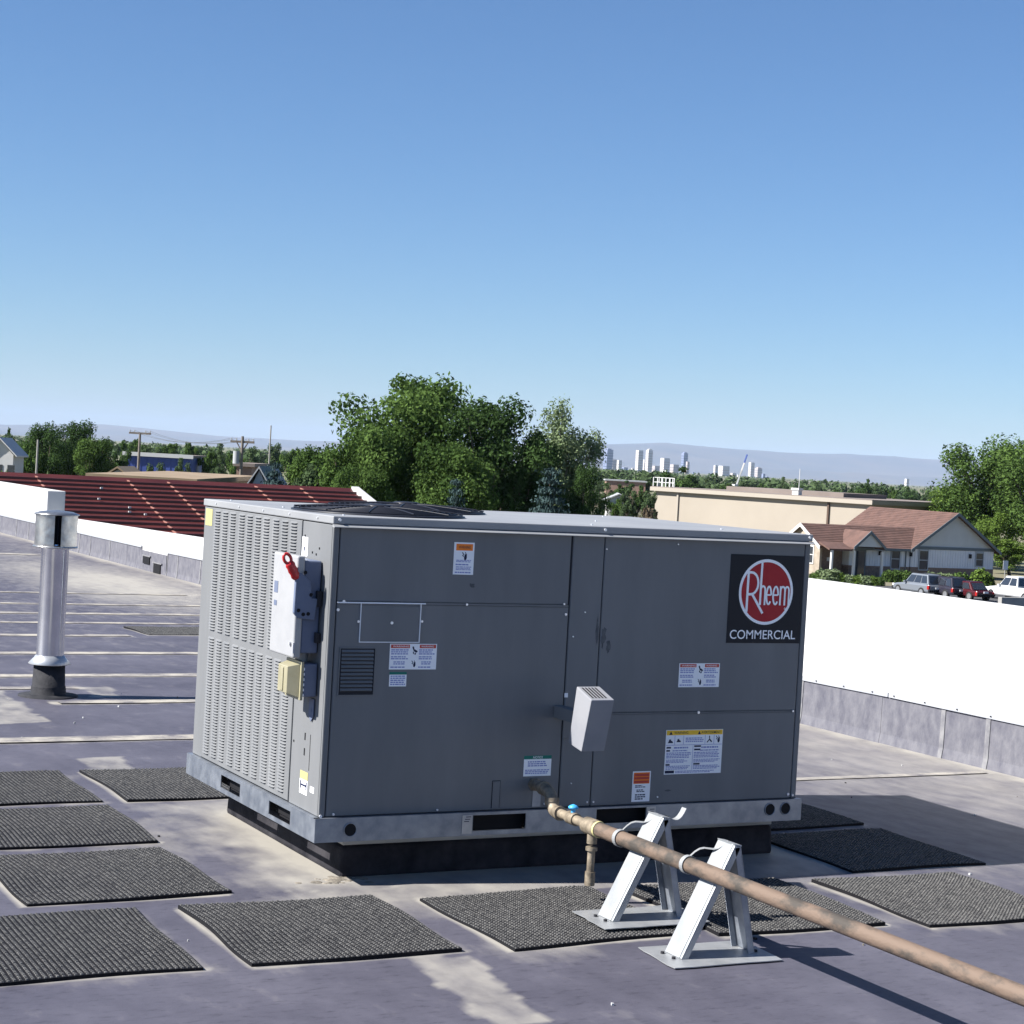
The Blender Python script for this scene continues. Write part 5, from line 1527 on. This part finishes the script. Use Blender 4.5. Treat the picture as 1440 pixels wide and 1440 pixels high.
# planting by the house
for k, (zx, zy, w, kb) in enumerate([(605, 530, 24, 1), (650, 528, 24, 1), (715, 532, 28, 1), (870, 548, 26, 2), (925, 552, 24, 2), (975, 556, 20, 2), (1045, 540, 34, 1), (1175, 515, 42, 0), (1135, 545, 24, 1), (1225, 545, 22, 1), (810, 570, 20, 1),
                                     (165, 545, 26, 1), (215, 530, 34, 2), (260, 528, 34, 2), (300, 550, 30, 0), (355, 578, 26, 2), (410, 586, 30, 0), (460, 588, 30, 2), (510, 600, 26, 0), (550, 608, 20, 1)]):
    px, py = 1110 + zx / 4.364, 680 + (zy - 30) / 4.361
    plant(K_bush[kb], px, py, 167 if zx > 560 else 160, w, 'garden_bush', ['rounded green bush under the house windows', 'leafy shrub by the house porch'][0 if zx > 560 else 1].replace('green ', ['bright green ', 'mid green ', 'pale '][kb]).replace('leafy ', ['bright leafy ', 'mid green leafy ', 'pale leafy '][kb]), 'bush', 'bushes along the house front' if zx > 560 else 'shrubs by the house porch')

# ================================================================== WAREHOUSE
wh = thing('warehouse', tuple(on_street(1215, 205)), 'long flat-roofed beige warehouse behind the house', 'building')
corner = on_street(1218, 205)
fwd2 = np.array([CF[0], CF[1], 0]); fwd2 /= np.linalg.norm(fwd2); rgt2 = np.array([fwd2[1], -fwd2[0], 0])
wa = math.radians(-50); dl = rgt2 * math.sin(wa) + fwd2 * math.cos(wa); wa2 = math.radians(40); dr_ = rgt2 * math.sin(wa2) + fwd2 * math.cos(wa2)
WT = at(1218, 701.5, 205)[2] - STREET
LW, RW = 28.6, 26.0
def WP(a, b, z): return corner + dl * a + dr_ * b + np.array([0, 0, z])
def wbox(mb, a0, a1, b0, b1, z0, z1): return mb.hexa([WP(a0, b0, z0), WP(a0, b1, z0), WP(a1, b1, z0), WP(a1, b0, z0), WP(a0, b0, z1), WP(a0, b1, z1), WP(a1, b1, z1), WP(a1, b0, z1)])
mb = MB(); wbox(mb, 0, LW, 0, RW, -.3, WT - .5); mb.build('wall', 'beige_wall', wh)
mb = MB(); wbox(mb, -.5, LW + .5, -.5, RW + .5, WT - .5, WT - .05); mb.build('fascia', 'beige_trim', wh)
mb = MB(); wbox(mb, -.45, LW + .45, -.45, RW + .45, WT - .048, WT + .02); wbox(mb, 8, 24, 8, 18, WT + .02, WT + .5); mb.build('roof', 'roof_grey', wh)
for a in (5.0, 25.2):
    mb = MB(); wbox(mb, a, a + .22, -.18, -.002, 0, WT - .5); mb.build('downspout', 'brown' if a < 10 else 'beige_trim', wh)
mb = MB(); wbox(mb, -.18, -.002, 23.0, 23.25, 0, WT - .5); mb.build('downspout', 'brown', wh)
mb = MB()
for a in np.arange(26.0, 29.1, .6): wbox(mb, a, a + .08, .0, .08, WT, WT + 1.1)
for z in (.5, 1.05): wbox(mb, 26.0, 28.9, .01, .07, WT + z, WT + z + .07)
for b in np.arange(.6, 3.5, .7): wbox(mb, 28.6, 28.68, b, b + .08, WT, WT + 1.1)
wbox(mb, 28.61, 28.67, 0, 3.4, WT + 1.05, WT + 1.12)
mb.build('roof_railing', 'frame_white', wh)
mb = MB(); wbox(mb, 10.1, 10.9, 1.6, 2.4, WT, WT + .55); wbox(mb, 10.0, 11.0, 1.5, 2.5, WT + .56, WT + .8); mb.build('roof_ventilator', 'frame_white', wh)
mb = MB(); p = WP(10.9, 3, WT); mb.tube([p, p + np.array([0, 0, 3.0])], .035, 6); mb.build('antenna', 'frame_white', wh)

# ================================================================== CARS
def rounded(pts): return pts
def car(px, dist, paint, label, kind='suv', L=4.55, Wd=1.84, Hh=1.72, yaw=0.0):
    """nose towards +Y; (px, dist) is the rear corner on the -X side"""
    c = on_street(px, dist)
    t = thing('parked_car' if kind != 'pickup' else 'pickup_truck', (c[0] + Wd / 2, c[1] + L / 2, STREET + .012), label, 'car' if kind != 'pickup' else 'pickup', 'vehicles parked by the house')
    ORIG[t.name] = (0, 0, 0)
    w = Wd / 2
    h0 = .32; belt_ = Hh * .56
    y0, y1 = -L / 2, L / 2
    # body: stations along the length, lofted
    st = [(y0, .80, h0 + .12, belt_ - .12), (y0 + .10, .95, h0 + .02, belt_ - .01), (y0 + .9, 1, h0, belt_), (0, 1, h0, belt_ - .01), (y1 - 1.25, 1, h0, belt_ - .05), (y1 - .55, .97, h0, belt_ - .13), (y1 - .12, .90, h0 + .05, belt_ - .24), (y1, .78, h0 + .14, belt_ - .34)]
    mb = MB(); V = []; n = 8
    for y, f, a, b in st:
        ww = w * f
        V += [(-ww * .92, y, a), (-ww, y, a + .12), (-ww, y, b - .12), (-ww * .93, y, b), (ww * .93, y, b), (ww, y, b - .12), (ww, y, a + .12), (ww * .92, y, a)]
    F = [(i * n + k, i * n + (k + 1) % n, (i + 1) * n + (k + 1) % n, (i + 1) * n + k) for i in range(len(st) - 1) for k in range(n)] + [tuple(range(n))[::-1], tuple(range((len(st) - 1) * n, len(st) * n))]
    mb.add(V, F); mb.build('body', paint, t, bevel=.03)
    # cabin
    if kind == 'suv': cy = [(y0 + .10, y0 + .42), (y1 - 1.45, y1 - 2.15)]
    elif kind == 'sedan': cy = [(y0 + .55, y0 + 1.15), (y1 - 1.35, y1 - 2.1)]
    else: cy = [(y0 + 1.75, y0 + 1.95), (y1 - 1.5, y1 - 2.25)]
    (b0, t0), (b1, t1) = cy
    wb, wt = w * .93, w * .74
    zt = Hh
    P = [(-wb, b0, belt_ - .03), (wb, b0, belt_ - .03), (wb, b1, belt_ - .06), (-wb, b1, belt_ - .06), (-wt, t0, zt), (wt, t0, zt), (wt, t1, zt), (-wt, t1, zt)]
    mb = MB().hexa(P); cab = mb.build('cabin', paint, t, bevel=.07, seg=3)
    P = [np.array(q) for q in P]
    def quad(name, a, b, c_, d, u0, u1, v0, v1, out):
        f = lambda u, v: (a * (1 - u) + b * u) * (1 - v) + (d * (1 - u) + c_ * u) * v + np.array(out)
        mb = MB().use('pane'); q = [f(u0, v0), f(u1, v0), f(u1, v1), f(u0, v1)]
        mb.prism(q, np.array(out) * .6); mb.build(name, None, t)
    if kind == 'suv': cuts = [(.06, .30), (.34, .60), (.64, .93)]
    elif kind == 'sedan': cuts = [(.10, .47), (.51, .92)]
    else: cuts = [(.06, .44), (.49, .93)]
    for u0, u1 in cuts:
        quad('side_window', P[0], P[3], P[7], P[4], u0, u1, .16, .84, (-.015, 0, .004)); quad('side_window', P[1], P[2], P[6], P[5], u0, u1, .16, .84, (.015, 0, .004))
    quad('rear_window', P[1], P[0], P[4], P[5], .08, .92, .14, .86, (0, -.015, .006)); quad('windscreen', P[3], P[2], P[6], P[7], .06, .94, .1, .9, (0, .015, .008))
    if kind == 'pickup':
        mb = MB().use('black').box((-w * .8, y0 + .12, belt_ - .008), (w * .8, y0 + 1.68, belt_ + .006)); mb.build('bed', None, t)
    for s_ in (-1, 1):
        z1 = belt_ - .08
        MB().use('lamp_red').box((s_ * w * .985, y0 - .01, z1 - .30), (s_ * w * .80, y0 + .22, z1)).build('tail_light', None, t, bevel=.02)
        MB().use('lamp_clear').box((s_ * w * .90, y1 - .22, z1 - .28), (s_ * w * .60, y1 - .03, z1 - .12)).build('headlight', None, t, bevel=.02)
        for yy in (y0 + .85, y1 - .85):
            R_ = .355
            mb = MB().use('tyre').tube([(s_ * (w - .20), yy, R_), (s_ * (w + .012), yy, R_)], R_, 20); wl_ = mb.build('wheel', None, t, bevel=.03)
            MB().use('rim').tube([(s_ * (w + .005), yy, R_), (s_ * (w + .022), yy, R_)], R_ * .62, 14).build('rim', None, wl_)
    MB().use('black').box((-w * .94, y0 - .06, h0 + .06), (w * .94, y0 + .12, h0 + .24)).build('bumper', None, t, bevel=.03)
    MB().use('black').box((-w * .90, y1 - .12, h0 + .06), (w * .90, y1 + .05, h0 + .26)).build('bumper', None, t, bevel=.03)
    MB().use('plate').box((-.22, y0 - .075, h0 + .32), (.22, y0 - .02, h0 + .46)).build('number_plate', None, t)
    for s_ in (-1, 1): MB().use(paint).box((s_ * (w + .16), b1 - .35, belt_ - .02), (s_ * w * .93, b1 - .2, belt_ + .14)).build('mirror', None, t, bevel=.02)
    if kind == 'suv':
        for s_ in (-1, 1): MB().use('black').box((s_ * wt * .9, t0 + .1, zt + .01), (s_ * wt * .9 + .04, t1 - .1, zt + .06)).build('roof_rail', None, t)
    t.rotation_euler = (0, 0, yaw)
    return t
car(1304, 147, 'car_silver', 'silver estate car with roof rails parked by the house', 'suv', 4.5, 1.82, 1.75)
car(1338, 146, 'car_dark', 'dark purple estate car parked between the silver and the red car', 'suv', 4.4, 1.82, 1.66)
car(1372, 145, 'car_red', 'dark red saloon parked beside the dark purple car', 'sedan', 4.6, 1.8, 1.46)
car(1450, 147, 'car_white', 'white pickup parked apart from the other vehicles', 'pickup', 5.5, 1.95, 1.90)
pk = on_street(1345, 146)
sheet('parking_lot', pk[0] - 30, pk[0] + 60, pk[1] - 22, pk[1] + 14, STREET + .006, 'asphalt')
mb = MB(); c = on_street(1425, 139)
mb.box((c[0] - 1.4, c[1] - .2, STREET), (c[0] + 3.5, c[1] + .2, STREET + .85)); bl = mb.build('low_wall', 'concrete', None, bevel=.02); tag(bl, 'low grey concrete wall in front of the white pickup', 'wall')
c = on_street(1411, 166)
sg = thing('sign_post', tuple(c), 'small white sign on a post beyond the white pickup', 'sign')
MB().tube([c, c + np.array([0, 0, 2.3])], .04, 6).build('post', 'pole_pale', sg)
MB().box((c[0] - .28, c[1] - .04, STREET + 1.7), (c[0] + .28, c[1] - .02, STREET + 2.5)).build('plate', 'frame_white', sg)

# ================================================================== BUILDINGS BEYOND THE RED ROOF
def shed(name, px0, px1, yt, dist, depth, wall, roof, label, gable=0.0, edge=None, rot=0.0):
    a, b = on_street(px0, dist), on_street(px1, dist); top = at((px0 + px1) / 2, yt, dist)[2]
    d = (b - a); L = np.linalg.norm(d); d = d / L; nrm = np.array([-d[1], d[0], 0])
    if np.dot(nrm, fwd2) < 0: nrm = -nrm
    t = thing(name, tuple(a), label, 'building')
    P = lambda u, v, z: a + d * u + nrm * v + np.array([0, 0, z - STREET])
    Hh = top
    zb = STREET - .2
    if gable:
        he = Hh - gable
        mb = MB().hexa([P(0, 0, zb), P(L, 0, zb), P(L, depth, zb), P(0, depth, zb), P(0, 0, he), P(L, 0, he), P(L, depth, he), P(0, depth, he)]); mb.prism([P(0, 0.01, he), P(L, 0.01, he), P(L / 2, 0.01, Hh - .1)], nrm * (depth - .02)); mb.build('wall', wall, t)
        for s_ in (0, 1):
            e = -.4 if s_ == 0 else L + .4
            mb = MB().hexa([P(e, -.3, he - .2), P(L / 2, -.3, Hh), P(L / 2, depth + .3, Hh), P(e, depth + .3, he - .2), P(e, -.3, he - .05), P(L / 2, -.3, Hh + .15), P(L / 2, depth + .3, Hh + .15), P(e, depth + .3, he - .05)]); mb.build('roof', roof, t)
    else:
        mb = MB().hexa([P(0, 0, zb), P(L, 0, zb), P(L, depth, zb), P(0, depth, zb), P(0, 0, Hh - .3), P(L, 0, Hh - .3), P(L, depth, Hh - .3), P(0, depth, Hh - .3)]); mb.build('wall', wall, t)
        mb = MB().hexa([P(-.3, -.3, Hh - .298), P(L + .3, -.3, Hh - .298), P(L + .3, depth + .3, Hh - .298), P(-.3, depth + .3, Hh - .298), P(-.3, -.3, Hh), P(L + .3, -.3, Hh), P(L + .3, depth + .3, Hh), P(-.3, depth + .3, Hh)]); mb.build('roof', roof, t)
        if edge:
            mb = MB().hexa([P(-.35, -.42, Hh - .45), P(L + .35, -.42, Hh - .45), P(L + .35, -.302, Hh - .45), P(-.35, -.302, Hh - .45), P(-.35, -.42, Hh + .08), P(L + .35, -.42, Hh + .08), P(L + .35, -.302, Hh + .08), P(-.35, -.302, Hh + .08)]); mb.build('fascia', edge, t)
    return t, P, L, Hh
bb, P, L, Hh = shed('metal_building', 172, 264, 637, 255, 14, 'blue_metal', 'roof_grey', 'dark blue metal building with a white roof edge', edge='trim_white')
mb = MB()
for u in np.arange(.4, L, .8):
    mb.hexa([P(u, -.06, STREET), P(u + .1, -.06, STREET), P(u + .1, -.001, STREET), P(u, -.001, STREET), P(u, -.06, Hh - .46), P(u + .1, -.06, Hh - .46), P(u + .1, -.001, Hh - .46), P(u, -.001, Hh - .46)])
mb.build('wall_rib', 'blue_metal', bb, kind='stuff')
shed('low_building', 120, 262, 668, 112, 26, 'tan_roof', 'tan_roof', 'low building with flat tan gravel roof behind the red ridge')
shed('low_building', 138, 180, 657, 150, 6, 'grey_wall', 'tan_roof', 'low gabled building with tan roof below the blue building', gable=.9)
wht, P, L, Hh = shed('white_house', -26, 13, 616, 185, 4, 'stucco_far', 'stucco_far', 'white gabled house at the dark tree clump', gable=1.5)
for u in (1.0, 2.2):
    mb = MB().hexa([P(u, -.05, Hh - 3.6), P(u + .7, -.05, Hh - 3.6), P(u + .7, -.002, Hh - 3.6), P(u, -.002, Hh - 3.6), P(u, -.05, Hh - 2.5), P(u + .7, -.05, Hh - 2.5), P(u + .7, -.002, Hh - 2.5), P(u, -.002, Hh - 2.5)]); mb.build('window', 'pane', wht)
shed('brick_building', 326, 347, 650, 165, 9, 'old_brick', 'roof_grey', 'small brick building beside the utility pole')
shed('grey_house', 346, 366, 657, 128, 9, 'stucco_far', 'grey_wall', 'small pale grey gabled house beside the blue spruce', gable=1.2)
shed('white_house', 850, 884, 694, 240, 6, 'stucco_far', 'grey_wall', 'low white-roofed building showing between the trees and the warehouse', gable=.7)
shed('long_building', 850, 905, 674, 420, 8, 'old_brick', 'grey_wall', 'long low building with white roof edge in front of the skyline')

# ================================================================== UTILITY POLES
def upole(px, ytop, dist, label, arm=0, brace=False, mat='pole_wood', r=.14, tank=False):
    c = on_street(px, dist); top = at(px, ytop, dist)
    t = thing('utility_pole', tuple(c), label, 'utility pole', 'utility poles beyond the red roof')
    h = top[2]
    MB().tube([c, (c[0], c[1], (h + STREET) / 2), (c[0], c[1], h)], [r * 1.2, r, r * .8], 8).build('post', mat, t)
    ends = []
    if arm:
        e = rgt2 * arm
        za = h - (.0 if not brace else .45)
        p = np.array([c[0], c[1], za]); dd = np.array([0, 0, .09])
        MB().hexa([p - e - fwd2 * .06 - dd, p + e - fwd2 * .06 - dd, p + e + fwd2 * .06 - dd, p - e + fwd2 * .06 - dd, p - e - fwd2 * .06 + dd, p + e - fwd2 * .06 + dd, p + e + fwd2 * .06 + dd, p - e + fwd2 * .06 + dd]).build('crossarm', mat, t)
        if brace:
            for s_ in (-1, 1): MB().tube([p + e * s_ * .5, p - np.array([0, 0, .8])], .05, 6).build('brace', mat, t)
        for s_ in (-.92, -.5, .5, .92):
            q = p + e * s_ + dd; MB().tube([q, q + np.array([0, 0, .18])], .05, 6).build('insulator', 'grey_wall', t); ends.append(q + np.array([0, 0, .16]))
    if tank:
        q = np.array([c[0], c[1], h - 2.2]) - rgt2 * .42
        MB().tube([q, q + np.array([0, 0, 1.0])], .27, 12).build('transformer', 'grey_wall', t)
    return ends
e1 = upole(188.5, 608, 172, 'utility pole with one plain crossarm before the blue building', 1.0)
e2 = upole(331.5, 612, 150, 'utility pole with braced crossarm and transformer', .95, True, tank=True)
upole(45.5, 617, 160, 'slim bare utility pole before the dark tree clump', mat='pole_pale', r=.10)
upole(372, 597, 190, 'tall thin mast above the blue spruce', mat='pole_pale', r=.09)
wires = thing('power_line', tuple(e1[0]), 'thin power wires strung between the two crossarm poles', 'wire')
for a, b in zip(e1, e2):
    MB().tube([a + (b - a) * s_ - np.array([0, 0, .7 * 4 * s_ * (1 - s_)]) for s_ in np.linspace(0, 1, 13)], .012, 4).build('wire', 'wire', wires)

# ================================================================== CITY SKYLINE
pmat('tower_shade', (.27, .25, .26), None, rough=.6)
def tower(px0, px1, yt, dist, mat, label, crown=0, ant=0, lit=None):
    a, b = on_street(px0, dist), on_street(px1, dist); c = (a + b) / 2; w = np.linalg.norm(b - a)
    top = at((px0 + px1) / 2, yt, dist)[2]
    t = thing('office_tower', tuple(c), label, 'tower', 'towers of the far city skyline')
    # plan turned with the street grid so that two faces show
    s_ = w / (abs(CR[0]) + abs(CR[1])) / 2
    MB().box((c[0] - s_, c[1] - s_, STREET - 1), (c[0] + s_, c[1] + s_, top)).build('shaft', mat, t)
    mb = MB()
    nfl = int((top - STREET) / 12)
    for k in range(1, nfl):
        z = STREET + k * 12
        mb.box((c[0] - s_ - .8, c[1] - s_ - .8, z), (c[0] + s_ + .8, c[1] + s_ + .8, z + 4.5))
    mb.build('window_band', {'tower_white': 'tower_tan', 'tower_tan': 'tower_shade', 'tower_blue': 'tower_glass'}[mat], t, kind='stuff')
    if crown: MB().box((c[0] - s_ * .6, c[1] - s_ * .6, top), (c[0] + s_ * .6, c[1] + s_ * .6, top + crown)).build('crown', mat, t)
    if ant: MB().tube([(c[0], c[1], top), (c[0], c[1], top + ant)], 2.0, 6).build('antenna', 'tower_white', t)
CT = [(847, 860, 631, 'tower_blue', 'dark blue tower closest to the big elms', 5, 0), (857, 866, 645, 'tower_tan', 'shorter tower stepping down from the dark blue tower', 0, 0), (866, 873, 646, 'tower_white', 'pale low tower beside the dark blue tower', 0, 0),
      (873, 882, 656, 'tower_blue', 'low block at the foot of the dark blue tower', 0, 0), (892, 902, 632, 'tower_white', 'tall pale tower beside the brightest tower', 0, 0), (903, 907, 645, 'tower_white', 'slim low tower between two tall pale towers', 0, 0),
      (906, 915.5, 632, 'tower_white', 'brightest white tower with a thin spire', 6, 10), (915, 927, 654, 'tower_tan', 'low tan block after the brightest tower', 0, 0), (927, 940, 643, 'tower_white', 'broad pale tower before the dark round tree', 0, 0),
      (941, 953, 652, 'tower_tan', 'low tan block before the dark round tree', 0, 0), (956, 965, 636, 'tower_blue', 'dark tower above the dark round tree', 4, 0), (963, 968, 648, 'tower_tan', 'short tower clinging to the dark tower', 0, 0),
      (1002, 1008, 653, 'tower_white', 'slim pale tower past the dark round tree', 0, 0), (1009, 1024, 654, 'tower_white', 'broad white slab past the dark round tree', 0, 0), (1026, 1034, 664, 'tower_tan', 'low block before the crane', 0, 0),
      (1051, 1059, 649, 'tower_white', 'hazy tall tower just past the crane', 0, 0), (1060, 1070, 657, 'tower_tan', 'stepped tan tower past the crane', 4, 0), (1070, 1075, 665, 'tower_blue', 'short dark block ending the skyline', 0, 0), (1271, 1277, 672, 'tower_white', 'lone distant tower near the cottonwoods', 0, 0)]
for i, (a, b, y, m, l, cr, an) in enumerate(CT): tower(a, b, y, 8600 + 130 * ((i * 5) % 9), m, l, cr, an)

cg = np.random.default_rng(3)
for k in range(26):
    x_ = cg.uniform(868, 1085); w_ = cg.uniform(3, 8)
    tower(x_, x_ + w_, 609 + x_ * .0557 - cg.uniform(-6, 3), 8000 + 60 * k, ['tower_white', 'tower_tan', 'tower_blue'][k % 3], ['low white block', 'low tan block', 'low blue-grey block'][k % 3] + ' at the foot of the far towers')

# crane
c = on_street(1033, 900); tip = at(1050, 638, 900)
cr_ = thing('mobile_crane', tuple(c), 'blue and white telescopic crane boom raised over the trees', 'crane')
b0 = c + np.array([0, 0, 2.5]); v = tip - b0
for k, (s0, s1, r_, m) in enumerate([(0, .52, .55, 'grey_wall'), (.45, .75, .5, 'tower_white'), (.55, 1.0, .48, 'crane_blue')]):
    MB().tube([b0 + v * s0, b0 + v * s1], r_, 4, smooth=False).build('boom_section', m, cr_)
MB().box(c + np.array([-4, -1.3, 1.0]), c + np.array([4, 1.3, 2.4])).build('carrier', 'crane_blue', cr_)
for s_ in (-1, 1):
    for x in (-3, -1.6, 1.6, 3): MB().tube([c + np.array([x, s_ * 1.0, .6]), c + np.array([x, s_ * 1.35, .6])], .6, 12).build('wheel', 'tyre', cr_)
MB().box(c + np.array([-1.4, -1.2, 2.41]), c + np.array([1.2, 1.2, 4.2])).build('cab', 'tower_white', cr_)

# ================================================================== HAZE
hz = MB().box((-50000, -50000, STREET - 1.5), (50000, 50000, 640)).build('haze', 'black')
hz['kind'] = 'stuff'
hm = bpy.data.materials.new('haze'); hm.use_nodes = True
nn, ll = hm.node_tree.nodes, hm.node_tree.links
nn.clear()
pv = nn.new('ShaderNodeVolumePrincipled'); pv.inputs['Color'].default_value = (.60, .75, 1.0, 1); pv.inputs['Density'].default_value = HAZE_D; pv.inputs['Anisotropy'].default_value = 0.0
oo = nn.new('ShaderNodeOutputMaterial'); ll.new(pv.outputs[0], oo.inputs['Volume'])
hz.data.materials.clear(); hz.data.materials.append(hm)
